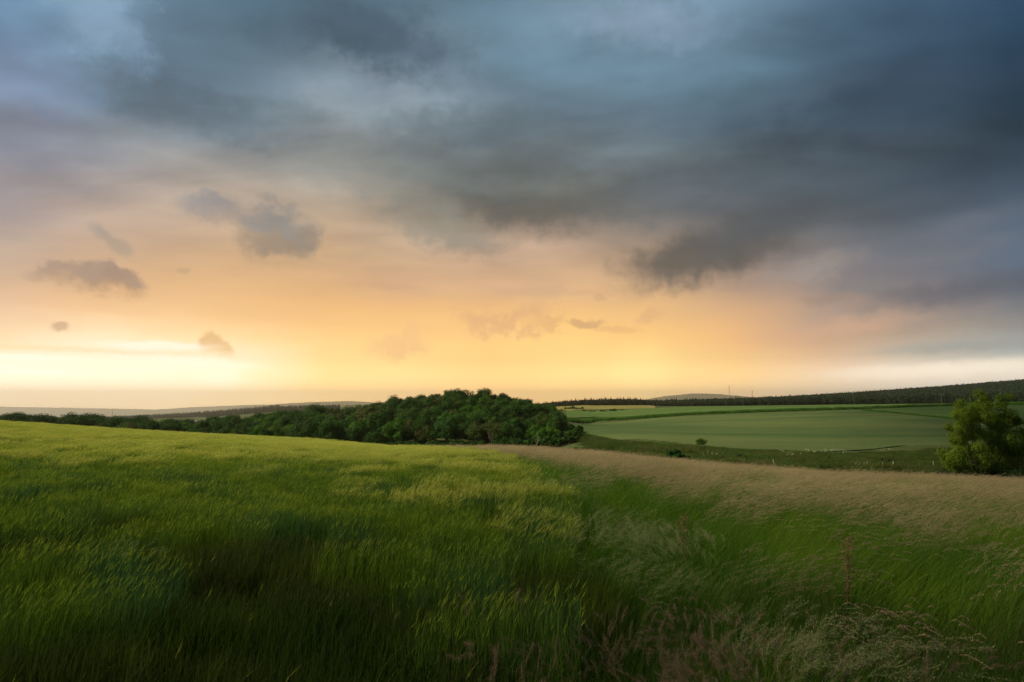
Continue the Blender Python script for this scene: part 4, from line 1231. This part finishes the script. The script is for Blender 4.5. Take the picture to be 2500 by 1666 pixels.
def house(sx, sy, Y, L_, W_, H_, rz, label, roofc, wallc):
    q = at(sx, sy, Y); x = q[0]; z = h1(x, Y)
    e = empty("village_house", (x, Y, z), rz, label=label, category="house")
    mw = plainmat("render_wall", wallc, tuple(v * .85 for v in wallc), 1, .9); mr = plainmat("roof_cover", roofc, tuple(v * .8 for v in roofc), 2, .7)
    a, b = L_ / 2, W_ / 2
    V = [(-a, -b, -1), (a, -b, -1), (a, b, -1), (-a, b, -1), (-a, -b, H_), (a, -b, H_), (a, b, H_), (-a, b, H_), (-a, 0, H_ + W_ * .38), (a, 0, H_ + W_ * .38)]
    A = Acc(); A.add(V, [(0, 1, 5, 4), (1, 2, 6, 5), (2, 3, 7, 6), (3, 0, 4, 7)], [(4, 8, 7), (5, 6, 9)]); obj("wall", A.mesh("house_wall", [mw]), e)
    o_ = .5; r = H_ + W_ * .38 + .15; s_ = .38 * 2
    V = [(-a - o_, -b - o_, H_ - o_ * s_ + .15), (a + o_, -b - o_, H_ - o_ * s_ + .15), (a + o_, 0, r), (-a - o_, 0, r), (a + o_, b + o_, H_ - o_ * s_ + .15), (-a - o_, b + o_, H_ - o_ * s_ + .15)]
    V2 = V + [(v[0], v[1], v[2] + .2) for v in V]
    A = Acc(); A.add(V2, [(0, 1, 2, 3), (3, 2, 4, 5), (9, 8, 7, 6), (11, 10, 8, 9), (0, 6, 7, 1), (5, 4, 10, 11), (1, 7, 8, 2), (2, 8, 10, 4), (0, 3, 9, 6), (3, 5, 11, 9)]); obj("roof", A.mesh("house_roof", [mr]), e)
    mg = plainmat("window_glass", (.05, .06, .07), None, 1, .1, .5)
    for k in range(3):
        c0 = -a + L_ * (k + .5) / 3
        V = [(c0 - .7, -b - .03, 1.2), (c0 + .7, -b - .03, 1.2), (c0 + .7, -b - .03, 2.5), (c0 - .7, -b - .03, 2.5), (c0 - .7, -b + .05, 1.2), (c0 + .7, -b + .05, 1.2), (c0 + .7, -b + .05, 2.5), (c0 - .7, -b + .05, 2.5)]
        A = Acc(); A.add(V, [(0, 1, 2, 3), (0, 4, 5, 1), (3, 2, 6, 7), (1, 5, 6, 2), (0, 3, 7, 4)]); obj("window", A.mesh("house_window", [mg]), e)


for sx, sy, Y, L_, W_, H_, lb, rc in ((452, 1024, 800, 26, 12, 5.5, "long grey roofed hall in the village in the left valley", (.30, .32, .36)),
                                      (434, 1025, 780, 12, 9, 4.5, "small grey roofed house left of the long hall", (.22, .22, .24)),
                                      (478, 1026, 760, 10, 8, 4.5, "small white walled house right of the long hall", (.35, .33, .32))):
    house(sx, sy, Y, L_, W_, H_, 0.1, lb, rc, (.6, .6, .58))

# ------------------------------------------------------------------ sky
GX = [-150, 0, 250, 500, 750, 1000, 1250, 1500, 1750, 2000, 2250, 2500, 2650]
GRID = {
    0: [(88,132,168), (95,140,175), (130,165,192), (82,112,132), (72,102,122), (82,108,125), (105,135,155), (145,173,195), (125,155,178), (80,108,132), (55,82,105), (38,65,90), (32,58,80)],
    100: [(105,135,168), (112,140,172), (132,165,192), (92,120,140), (78,105,122), (92,112,125), (105,135,152), (135,165,188), (112,145,165), (75,103,125), (48,72,95), (32,60,80), (28,54,74)],
    200: [(122,138,165), (125,140,165), (98,128,155), (92,118,135), (115,138,152), (135,155,172), (105,132,150), (105,138,158), (90,118,135), (65,85,102), (48,68,92), (28,50,70), (26,46,66)],
    300: [(135,145,165), (135,145,165), (125,138,152), (108,124,135), (130,142,148), (137,150,157), (98,115,125), (105,122,135), (78,98,112), (62,80,95), (42,62,80), (28,50,62), (26,46,58)],
    400: [(145,145,158), (145,145,158), (155,155,158), (160,158,155), (162,160,152), (134,139,137), (104,113,114), (108,122,128), (98,110,115), (78,95,108), (55,70,82), (40,60,78), (38,58,76)],
    500: [(168,160,165), (168,160,165), (188,170,158), (186,170,155), (188,171,152), (160,149,132), (112,109,100), (105,110,110), (98,102,110), (75,88,98), (65,82,98), (75,95,115), (75,95,115)],
    600: [(190,172,155), (190,172,155), (207,176,148), (212,178,142), (212,178,140), (200,175,150), (212,180,155), (200,175,152), (95,97,96), (125,125,128), (105,115,130), (95,115,138), (92,110,132)],
    700: [(212,180,150), (212,180,150), (226,186,140), (228,188,138), (225,182,132), (220,181,142), (222,184,146), (228,190,145), (195,165,140), (142,132,131), (117,116,125), (78,92,112), (75,88,108)],
    760: [(225,192,160), (225,192,160), (242,200,148), (240,195,142), (238,192,130), (238,192,132), (236,192,136), (248,205,135), (225,182,136), (178,156,141), (147,134,130), (117,121,128), (112,118,126)],
    820: [(255,225,180), (255,226,182), (255,242,205), (255,225,165), (250,205,140), (252,210,140), (254,211,140), (255,215,135), (240,190,132), (202,167,137), (162,150,136), (147,146,142), (142,144,142)],
    850: [(255,228,185), (255,230,188), (255,242,208), (255,248,220), (255,228,155), (255,218,145), (255,212,137), (255,222,145), (248,200,132), (212,178,146), (177,171,160), (152,165,168), (148,162,166)],
    880: [(255,248,225), (255,248,225), (255,246,218), (255,252,228), (255,224,152), (255,220,148), (255,212,138), (255,232,155), (252,210,138), (228,196,161), (218,217,204), (214,215,202), (212,214,202)],
    920: [(255,248,220), (255,248,220), (255,245,215), (255,248,215), (255,222,150), (255,220,148), (254,210,138), (255,228,155), (252,212,140), (235,210,175), (232,222,208), (230,220,205), (230,220,205)],
    960: [(255,235,200), (255,235,200), (255,232,190), (255,235,190), (255,220,150), (255,215,150), (252,205,132), (255,218,148), (250,210,150), (230,212,185), (215,215,208), (212,215,210), (212,215,210)],
    1010: [(250,215,170), (250,215,170), (250,214,165), (250,216,165), (252,212,148), (250,208,145), (250,202,135), (252,212,148), (246,208,155), (226,208,185), (212,212,205), (208,212,208), (208,212,208)],
}
_rows = sorted(GRID)
_G = np.array([[lin(c) for c in GRID[r]] for r in _rows])          # rows x cols x 3


def skycol(sx, sy):
    sx = min(max(sx, GX[0]), GX[-1]); sy = min(max(sy, 0), 1010)
    j = min(int(np.searchsorted(_rows, sy, side='right')) - 1, len(_rows) - 2)
    i = min(int(np.searchsorted(GX, sx, side='right')) - 1, len(GX) - 2)
    fy = (sy - _rows[j]) / (_rows[j + 1] - _rows[j]); fx = (sx - GX[i]) / (GX[i + 1] - GX[i])
    return (_G[j, i] * (1 - fx) + _G[j, i + 1] * fx) * (1 - fy) + (_G[j + 1, i] * (1 - fx) + _G[j + 1, i + 1] * fx) * fy


def proj(az, el):
    d = np.array([math.sin(az) * math.cos(el), math.cos(az) * math.cos(el), math.sin(el)])
    zc = d[1] * CP + d[2] * SP; yc = -d[1] * SP + d[2] * CP
    return (d[0] / zc * FPX + 512) / S, (341 - yc / zc * FPX) / S


SUN_AZ, SUN_EL = math.radians(-92), math.radians(38)

world = bpy.data.worlds.new("World"); scene.world = world; world.use_nodes = True
nt = world.node_tree; nt.nodes.clear()
out = nt.nodes.new('ShaderNodeOutputWorld')
tc = nt.nodes.new('ShaderNodeTexCoord')
D = tc.outputs['Generated']
sep = nt.nodes.new('ShaderNodeSeparateXYZ'); nt.links.new(D, sep.inputs[0])
dx, dy, dz = sep.outputs
el0 = mathn(nt, 'MULTIPLY', mathn(nt, 'ARCSINE', dz), 180 / PI)
az0 = mathn(nt, 'MULTIPLY', mathn(nt, 'ARCTAN2', dx, dy), 180 / PI)
# cloud-sheet coordinates: the view direction carried up to a flat layer
inv = mathn(nt, 'DIVIDE', 1.0, mathn(nt, 'ADD', mathn(nt, 'MAXIMUM', dz, 0.0), 0.12))
comb = nt.nodes.new('ShaderNodeCombineXYZ')
nt.links.new(mathn(nt, 'MULTIPLY', dx, inv), comb.inputs[0]); nt.links.new(mathn(nt, 'MULTIPLY', dy, inv), comb.inputs[1])
SH = comb.outputs[0]
n1 = noise(nt, mapping(nt, SH, (1.0, 0.8, 1), (0, 0, 0.35)), 1.5, 2, 0.5)
n1.noise_dimensions = '2D'
n2 = noise(nt, mapping(nt, SH, (1.0, 0.8, 1), (0, 0, 0.35), (7, 3, 0)), 1.5, 2, 0.5)
n2.noise_dimensions = '2D'
amp = maprange(nt, el0, 1.0, 22.0, 0.15, 1.0)
wu = mathn(nt, 'MULTIPLY', mathn(nt, 'MULTIPLY', mathn(nt, 'SUBTRACT', n1.outputs['Fac'], 0.5), 5.5), amp)
wv = mathn(nt, 'MULTIPLY', mathn(nt, 'MULTIPLY', mathn(nt, 'SUBTRACT', n2.outputs['Fac'], 0.5), 4.0), amp)
az = mathn(nt, 'ADD', az0, wu)
el = mathn(nt, 'ADD', el0, wv)
ELMIN, ELMAX = -3.0, 36.0
elf = maprange(nt, el, ELMIN, ELMAX)
cols_az = [azel(x, 900)[0] for x in (-150, 0, 200, 400, 600, 800, 1000, 1200, 1400, 1600, 1800, 2000, 2200, 2500)]
els = np.radians([-3, 0.5, 1.5, 2.6, 3.8, 5, 6.5, 8, 9.7, 11.5, 13.4, 15.4, 17.5, 19.7, 22, 24.4, 27, 30, 33.5])
cur = None
for ci, a_ in enumerate(cols_az):
    r = nt.nodes.new('ShaderNodeValToRGB'); cr = r.color_ramp; cr.interpolation = 'EASE'
    cr.elements.remove(cr.elements[1])
    for i, e_ in enumerate(els):
        sx, sy = proj(a_, e_)
        c = skycol(sx, sy)
        pos = (math.degrees(e_) - ELMIN) / (ELMAX - ELMIN)
        if i == 0:
            cr.elements[0].position = pos; cr.elements[0].color = (*c, 1)
        else:
            el_ = cr.elements.new(pos); el_.color = (*c, 1)
    cr.interpolation = 'LINEAR'
    nt.links.new(elf, r.inputs[0])
    if cur is None: cur = r.outputs[0]
    else:
        f = maprange(nt, az, math.degrees(cols_az[ci - 1]), math.degrees(a_), 0, 1, 'LINEAR')
        cur = mixc(nt, f, cur, r.outputs[0])

# single clouds and cloud edges: (x, y, rx, ry, rot deg, colour, opacity, softness, roughness of outline, flat base)
BLOBS = [
    # big soft masses
    (900, 90, 240, 90, 10, (72,94,110), .8, .7, .6),
    (900, 205, 60, 30, 20, (112,126,142), .6, .8, .8),
    (450, 255, 310, 62, 4, (88,108,122), .75, .75, .6),
    (650, 165, 150, 42, 36, (108,134,152), .4, .9, .3),
    (270, 55, 120, 75, 10, (142,174,202), .8, .7, .8),
    (905, 240, 120, 55, 25, (140,158,172), .5, .9, .6),
    (1130, 320, 220, 60, -5, (94,112,122), .7, .8, .7),
    (2050, 300, 300, 90, -18, (50,68,84), .6, .8, .6),
    (800, 250, 110, 36, 24, (144,158,170), .6, .8, .7),
    (1320, 150, 200, 60, -4, (108,140,160), .5, .9, .7),
    (1570, 50, 170, 60, 10, (158,182,206), .75, .85, .6),
    (1280, 495, 320, 78, -3, (96,98,92), .85, .75, .4),
    (1120, 580, 130, 46, 8, (146,140,128), .85, .7, .5),
    (1010, 540, 90, 45, 30, (152,148,136), .5, .8, .9),
    (1085, 515, 60, 34, 20, (160,160,150), .6, .8, .8),
    (1500, 380, 130, 22, -6, (118,134,142), .5, .9, .5),
    (1735, 612, 230, 78, -14, (92,91,88), .95, .6, .35),
    (1640, 655, 70, 34, -8, (104,98,90), .85, .65, .5),
    (1880, 540, 190, 46, -16, (80,88,96), .75, .8, .3),
    (1990, 650, 110, 30, -12, (160,152,148), .7, .8, .7),
    (2110, 705, 130, 26, 6, (122,124,128), .7, .8, .7),
    (2020, 730, 70, 16, -4, (150,132,120), .7, .7, .7),
    (2320, 715, 230, 34, -5, (88,92,104), .65, .8, .5),
    (2330, 560, 260, 24, -14, (108,116,130), .5, .9, .5),
    (2250, 640, 240, 22, -13, (118,120,130), .5, .9, .5),
    (2060, 800, 180, 24, -8, (206,170,144), .6, .8, .6),
    (2350, 845, 230, 15, -2, (152,158,156), .7, .7, .5),
    (1100, 430, 330, 70, 0, (108,120,122), .6, .8, .5),
    (1750, 450, 330, 80, -8, (84,98,108), .6, .8, .5),
    (40, 190, 190, 110, 0, (112,134,164), .65, .9, .5),
    (60, 330, 230, 60, 4, (132,138,156), .65, .9, .5),
    (120, 450, 190, 24, 2, (156,150,152), .5, .9, .5),
    (980, 470, 150, 36, 10, (138,137,128), .6, .85, .4),
    # small clouds
    (518, 502, 80, 34, 6, (138,141,146), .75, .6, .9, (168,152,138)),
    (595, 535, 100, 26, 12, (166,154,143), .6, .8, .9),
    (676, 552, 88, 62, 10, (136,138,138),   .88, .60, .6, (146,130,112)),
    (662, 596, 92, 30, 4, (148,134,118), .8, .6, .6),
    (748, 580, 42, 26, 30, (150,138,124), .8, .5, .8),
    (245, 566, 38, 18, 20, (160,153,146), .65, .7, 1.0),
    (283, 596, 50, 19, 35, (164,152,138), .65, .7, 1.0),
    (95, 668, 60, 18, 3, (180,154,135), .6, .7, 1.0),
    (160, 666, 76, 28, 4, (164,142,126), .85, .45, .8, (178,148,120)),
    (245, 664, 52, 42, 6, (162,142,128), .9, .4, .7, (176,144,114)),
    (300, 688, 68, 31, 10, (164,140,122), .9, .4, .7, (176,142,110)),
    (150, 798, 24, 11, 5, (194,162,128), .85, .5, .8),
    (448, 660, 20, 8, -4, (196,165,130), .7, .6, .9),
    (512, 834, 34, 26, -8, (222,184,126), .9, .35, .5, (240,204,142)),
    (538, 847, 36, 18, 12, (226,186,126), .9, .35, .5, (240,204,142)),
    (120, 700, 60, 8, 10, (214,180,146), .5, .7, 1.3),
    (1230, 785, 105, 36, -3, (220,176,130), .75, .6, 1.2),
    (1300, 755, 60, 20, -20, (222,180,132), .5, .7, 1.2),
    (1350, 785, 40, 22, 8, (224,182,126), .7, .5, 1.4),
    (1428, 786, 42, 13, 2, (208,168,122), .85, .45, 1.4),
    (1462, 728, 16, 9, 0, (210,172,132), .7, .5, 1.2),
    (1500, 805, 60, 9, 4, (224,180,124), .6, .6, 1.3),
    (1580, 775, 45, 13, -24, (222,178,134), .6, .5, 1.3),
    (970, 840, 80, 32, -14, (238,196,140), .7, .6, 1.3),
    (1000, 850, 60, 16, -4, (236,192,136), .5, .7, 1.3),
    (950, 697, 110, 12, 3, (212,174,138), .6, .7, 1.0),
    (1330, 710, 180, 14, 2, (210,176,144), .5, .8, 1.0),
    # bright streaks low on the left
    (150, 852, 260, 7, 1, (255,222,170), .8, .5, .6),
    (430, 862, 90, 6, 1, (255,232,185), .7, .6, .6),
    (380, 843, 150, 11, 0, (255,253,236), .9, .6, .6),
    (60, 872, 190, 10, 0, (255,252,238), .8, .6, .5),
    (470, 885, 170, 14, 2, (255,253,236), .8, .7, .5),
    (100, 910, 130, 9, 0, (255,252,238), .7, .8, .5),
    (540, 920, 60, 32, 0, (255,251,226), .7, .8, .4),
    (1560, 905, 80, 60, 0, (255,236,162), .6, .9, .4),
    (2170, 912, 170, 18, 0, (244,230,212), .7, .8, .4),
    (2380, 897, 230, 22, -1, (244,236,220), .8, .8, .4),
    (300, 905, 380, 75, 0, (255,249,228), .5, .9, .3),
    (250, 982, 420, 7, 0, (252,216,168), .25, .5, .3),
]
n3 = noise(nt, mapping(nt, D, (1, 1, 1.15)), 32.0, 3, 0.62)


def vmath(op, a, b=None, c=None):
    n = nt.nodes.new('ShaderNodeVectorMath'); n.operation = op
    for i, v in enumerate((a, b, c)):
        if v is None: continue
        if isinstance(v, tuple): n.inputs[i].default_value = v
        else: nt.links.new(v, n.inputs[i])
    return n


def comb3(a, b):
    n = nt.nodes.new('ShaderNodeCombineXYZ'); nt.links.new(a, n.inputs[0]); nt.links.new(b, n.inputs[1]); return n.outputs[0]


NF = vmath('SUBTRACT', n3.outputs['Color'], (0.5, 0.5, 0.5)).outputs[0]
P0 = comb3(az0, el0)
P1 = vmath('MULTIPLY_ADD', comb3(wu, wv), (0.5, 0.35, 0.0), P0).outputs[0]
for (bx, by, rx, ry, rot, colr, op, soft, jag, *low) in BLOBS:
    a0, e0 = map(math.degrees, azel(bx, by))
    kx = math.degrees(azel(bx + 10, by)[0] - azel(bx - 10, by)[0]) / 20
    ky = math.degrees(azel(bx, by - 10)[1] - azel(bx, by + 10)[1]) / 20
    big = rx > 100 and ry > 18
    k_ = 3.6 * ry * ky * jag
    P = vmath('MULTIPLY_ADD', NF, (k_ * (1.6 if rx > 100 else 1.0), k_, 0.0), P1 if big else P0).outputs[0]
    mp = nt.nodes.new('ShaderNodeMapping'); mp.vector_type = 'TEXTURE'; nt.links.new(P, mp.inputs[0])
    mp.inputs['Location'].default_value = (a0, e0, 0); mp.inputs['Rotation'].default_value = (0, 0, math.radians(-rot))
    mp.inputs['Scale'].default_value = (rx * kx, ry * ky, 1000.0)
    q = vmath('LENGTH', mp.outputs[0]).outputs['Value']
    if low:
        s3 = nt.nodes.new('ShaderNodeSeparateXYZ'); nt.links.new(mp.outputs[0], s3.inputs[0])
        dn = maprange(nt, s3.outputs[1], 0.2, -1.0, 0.0, 1.0, 'SMOOTHSTEP')
        q = mathn(nt, 'MULTIPLY_ADD', mathn(nt, 'SUBTRACT', q, 0.9), mathn(nt, 'MULTIPLY_ADD', dn, -0.55, 1.0), 0.9)
        f = maprange(nt, q, 1 + soft * 0.6, max(1 - soft * 1.1, 0.0), 0.0, op, 'SMOOTHSTEP')
        cur = mixc(nt, f, cur, mixc(nt, dn, lin(colr), lin(low[0])))
        continue
    f = maprange(nt, q, 1 + soft * 0.6, max(1 - soft * 1.1, 0.0), 0.0, op, 'SMOOTHSTEP')
    cur = mixc(nt, f, cur, lin(colr))
# fine drifting texture of the sheet and soft streaks
n5 = noise(nt, mapping(nt, SH, (0.8, 1.3, 1), (0, 0, 0.5)), 2.4, 4, 0.5, 0.12)
n5.noise_dimensions = '2D'
tex = maprange(nt, n5.outputs['Fac'], 0.3, 0.7, 0.70, 1.30)
texamp = maprange(nt, el0, 7.0, 20.0, 0.0, 0.85)
tcol = nt.nodes.new('ShaderNodeCombineColor')
for i in range(3): nt.links.new(tex, tcol.inputs[i])
cur = mixc(nt, texamp, cur, mixc(nt, 1.0, cur, tcol.outputs[0], 'MULTIPLY'))
# the part of the sky over and behind the camera: the same slate-blue cloud
over = maprange(nt, el0, 33.0, 60.0, 0, 1, 'SMOOTHSTEP')
backf = maprange(nt, mathn(nt, 'ABSOLUTE', az0), 55.0, 110.0, 0, 1, 'SMOOTHSTEP')
slate = mixc(nt, maprange(nt, n1.outputs['Fac'], 0.35, 0.65), OVER1, OVER2)
cur = mixc(nt, mathn(nt, 'MAXIMUM', over, backf), cur, slate)
hs = nt.nodes.new('ShaderNodeHueSaturation'); nt.links.new(maprange(nt, el0, 7.0, 20.0, 1.04, 1.0), hs.inputs['Saturation']); cur = mixc(nt, maprange(nt, el0, 24.0, 8.0, 0.0, 1.0), cur, mixc(nt, 1.0, cur, (1.03, 0.965, 0.92), 'MULTIPLY')); nt.links.new(cur, hs.inputs['Color'])
bg = nt.nodes.new('ShaderNodeBackground'); nt.links.new(hs.outputs[0], bg.inputs[0]); nt.links.new(mathn(nt, 'MULTIPLY', maprange(nt, el0, 0.0, 11.0, SKY_S * 1.5, SKY_S), maprange(nt, el0, 0.0, 3.6, 1.75, 1.0)), bg.inputs[1])
sk = nt.nodes.new('ShaderNodeTexSky'); sk.sky_type = 'NISHITA'; sk.sun_disc = False
sk.sun_elevation = SUN_EL; sk.sun_rotation = SUN_AZ
bg2 = nt.nodes.new('ShaderNodeBackground'); nt.links.new(sk.outputs[0], bg2.inputs[0]); bg2.inputs[1].default_value = 0.05
mx = nt.nodes.new('ShaderNodeMixShader'); mx.inputs[0].default_value = 0.97
nt.links.new(bg2.outputs[0], mx.inputs[1]); nt.links.new(bg.outputs[0], mx.inputs[2])
nt.links.new(mx.outputs[0], out.inputs[0])
world.cycles.sampling_method = 'MANUAL'; world.cycles.sample_map_resolution = 1024

# ------------------------------------------------------------------ air
def box(name, lo, hi):
    (x0, y0, z0), (x1, y1, z1) = lo, hi
    V = [(x0, y0, z0), (x1, y0, z0), (x1, y1, z0), (x0, y1, z0), (x0, y0, z1), (x1, y0, z1), (x1, y1, z1), (x0, y1, z1)]
    A = Acc(); A.add(V, [(3, 2, 1, 0), (4, 5, 6, 7), (0, 1, 5, 4), (1, 2, 6, 5), (2, 3, 7, 6), (3, 0, 4, 7)])
    return A.mesh(name)


if HAZE > 0:
    m, nt = newmat("haze_air")
    o_ = nt.nodes.new('ShaderNodeOutputMaterial'); v_ = nt.nodes.new('ShaderNodeVolumePrincipled')
    v_.inputs['Color'].default_value = (0.97, 0.95, 0.94, 1); v_.inputs['Density'].default_value = HAZE; v_.inputs['Anisotropy'].default_value = HAZE_G
    nt.links.new(v_.outputs[0], o_.inputs['Volume'])
    hm = box("haze", (-20500, -500, -480), (20500, 20500, 330)); hm.materials.append(m)
    obj("haze", hm, kind='stuff', category='haze', label="thin evening haze that fades the far ridges")


# ------------------------------------------------------------------ unseen puffs added out of frame to shade the foreground
def shade(x, y):
    """how much of the sun the added puffs should take away over this bit of ground"""
    wob = 2.5 * (fbm(x / 14 + 30, y / 14 + 30, 3) - 0.5) * 2
    d0 = y + wob - 0.10 * np.abs(x)
    near = 1 - sstep(-0.5, 11.0, d0)
    a = x / np.maximum(y, 4)
    right = 0.8 * sstep(0.30, 0.85, a) * (y > 0)
    left = 0.22 * sstep(0.15, 0.8, -a) * (y > 0)
    far = 0.0
    return np.clip(np.maximum(near, np.maximum(right, left) + far), 0, 1)


CL_H = 1900.0
st = 5.0
g = jgrid(-230, 260, -90, 420, st, 0.5)
sh = shade(g[:, 0], g[:, 1])
keep = rng.random(len(g)) < sh * 1.0
g = g[keep]; sh = sh[keep]
sdn = np.array([math.sin(SUN_AZ) * math.cos(SUN_EL), math.cos(SUN_AZ) * math.cos(SUN_EL), math.sin(SUN_EL)])
base = np.stack([g[:, 0], g[:, 1], np.zeros(len(g))], 1) + sdn * (CL_H / sdn[2])
base[:, 2] += rng.normal(0, 3.0, len(g))
phi_ = (1 + 5 ** .5) / 2
iv = np.array([(-1, phi_, 0), (1, phi_, 0), (-1, -phi_, 0), (1, -phi_, 0), (0, -1, phi_), (0, 1, phi_), (0, -1, -phi_), (0, 1, -phi_), (phi_, 0, -1), (phi_, 0, 1), (-phi_, 0, -1), (-phi_, 0, 1)]) / math.hypot(1, phi_)
it = np.array([(0, 11, 5), (0, 5, 1), (0, 1, 7), (0, 7, 10), (0, 10, 11), (1, 5, 9), (5, 11, 4), (11, 10, 2), (10, 7, 6), (7, 1, 8), (3, 9, 4), (3, 4, 2), (3, 2, 6), (3, 6, 8), (3, 8, 9), (4, 9, 5), (2, 4, 11), (6, 2, 10), (8, 6, 7), (9, 8, 1)])
# a puff's shadow on the ground is stretched along the sun; sized so that whole cover overlaps
R_ = rng.uniform(0.62, 0.78, len(g)) * st
V = base[:, None] + iv[None] * (R_[:, None, None] * np.array([1.0, 1.0, 0.75]) * rng.uniform(.85, 1.15, (len(g), 12, 1)))
T_ = (np.arange(len(g))[:, None, None] * 12 + it[None]).reshape(-1, 3)
A = Acc(); A.add(V.reshape(-1, 3), tris=T_)
m_shade_puff = plainmat("shade_puff", (0.8, 0.8, 0.82), (0.7, 0.7, 0.74), 0.05, 1.0, 0.0)
obj("added_shade_puffs", A.mesh("added_shade_puffs", [m_shade_puff], True), kind='structure', label="cloud-like puffs added out of frame high on the left, shaped to shade the foreground")

# ------------------------------------------------------------------ camera, sun, output
cam_d = bpy.data.cameras.new("camera"); cam = bpy.data.objects.new("camera", cam_d); C.objects.link(cam)
cam.location = (0, 0, EYE); cam.rotation_euler = (math.radians(90) + PITCH, 0, 0)
cam_d.sensor_width = 36.0; cam_d.lens = 36.0 * FPX / 1024.0
cam_d.clip_start = 0.05; cam_d.clip_end = 60000
scene.camera = cam
sun_d = bpy.data.lights.new("sun", 'SUN'); sun_d.energy = SUN_E; sun_d.angle = math.radians(SUN_ANG); sun_d.color = SUN_COL
sun = bpy.data.objects.new("sun", sun_d); C.objects.link(sun)
sd = Vector((math.sin(SUN_AZ) * math.cos(SUN_EL), math.cos(SUN_AZ) * math.cos(SUN_EL), math.sin(SUN_EL)))
sun.rotation_euler = (-sd).to_track_quat('-Z', 'Y').to_euler()
sun.location = sd * 50
vs = scene.view_settings
scene.display_settings.display_device = 'sRGB'
vs.view_transform = 'Standard'; vs.look = 'None'; vs.exposure = EXPO; vs.gamma = 1; vs.use_curve_mapping = False
cy = scene.cycles
cy.max_bounces = 6; cy.diffuse_bounces = 3; cy.transmission_bounces = 3; cy.volume_bounces = 3; cy.glossy_bounces = 1
cy.use_denoising = True; cy.denoising_prefilter = 'NONE'; cy.use_adaptive_sampling = False; cy.sample_clamp_indirect = 4.0
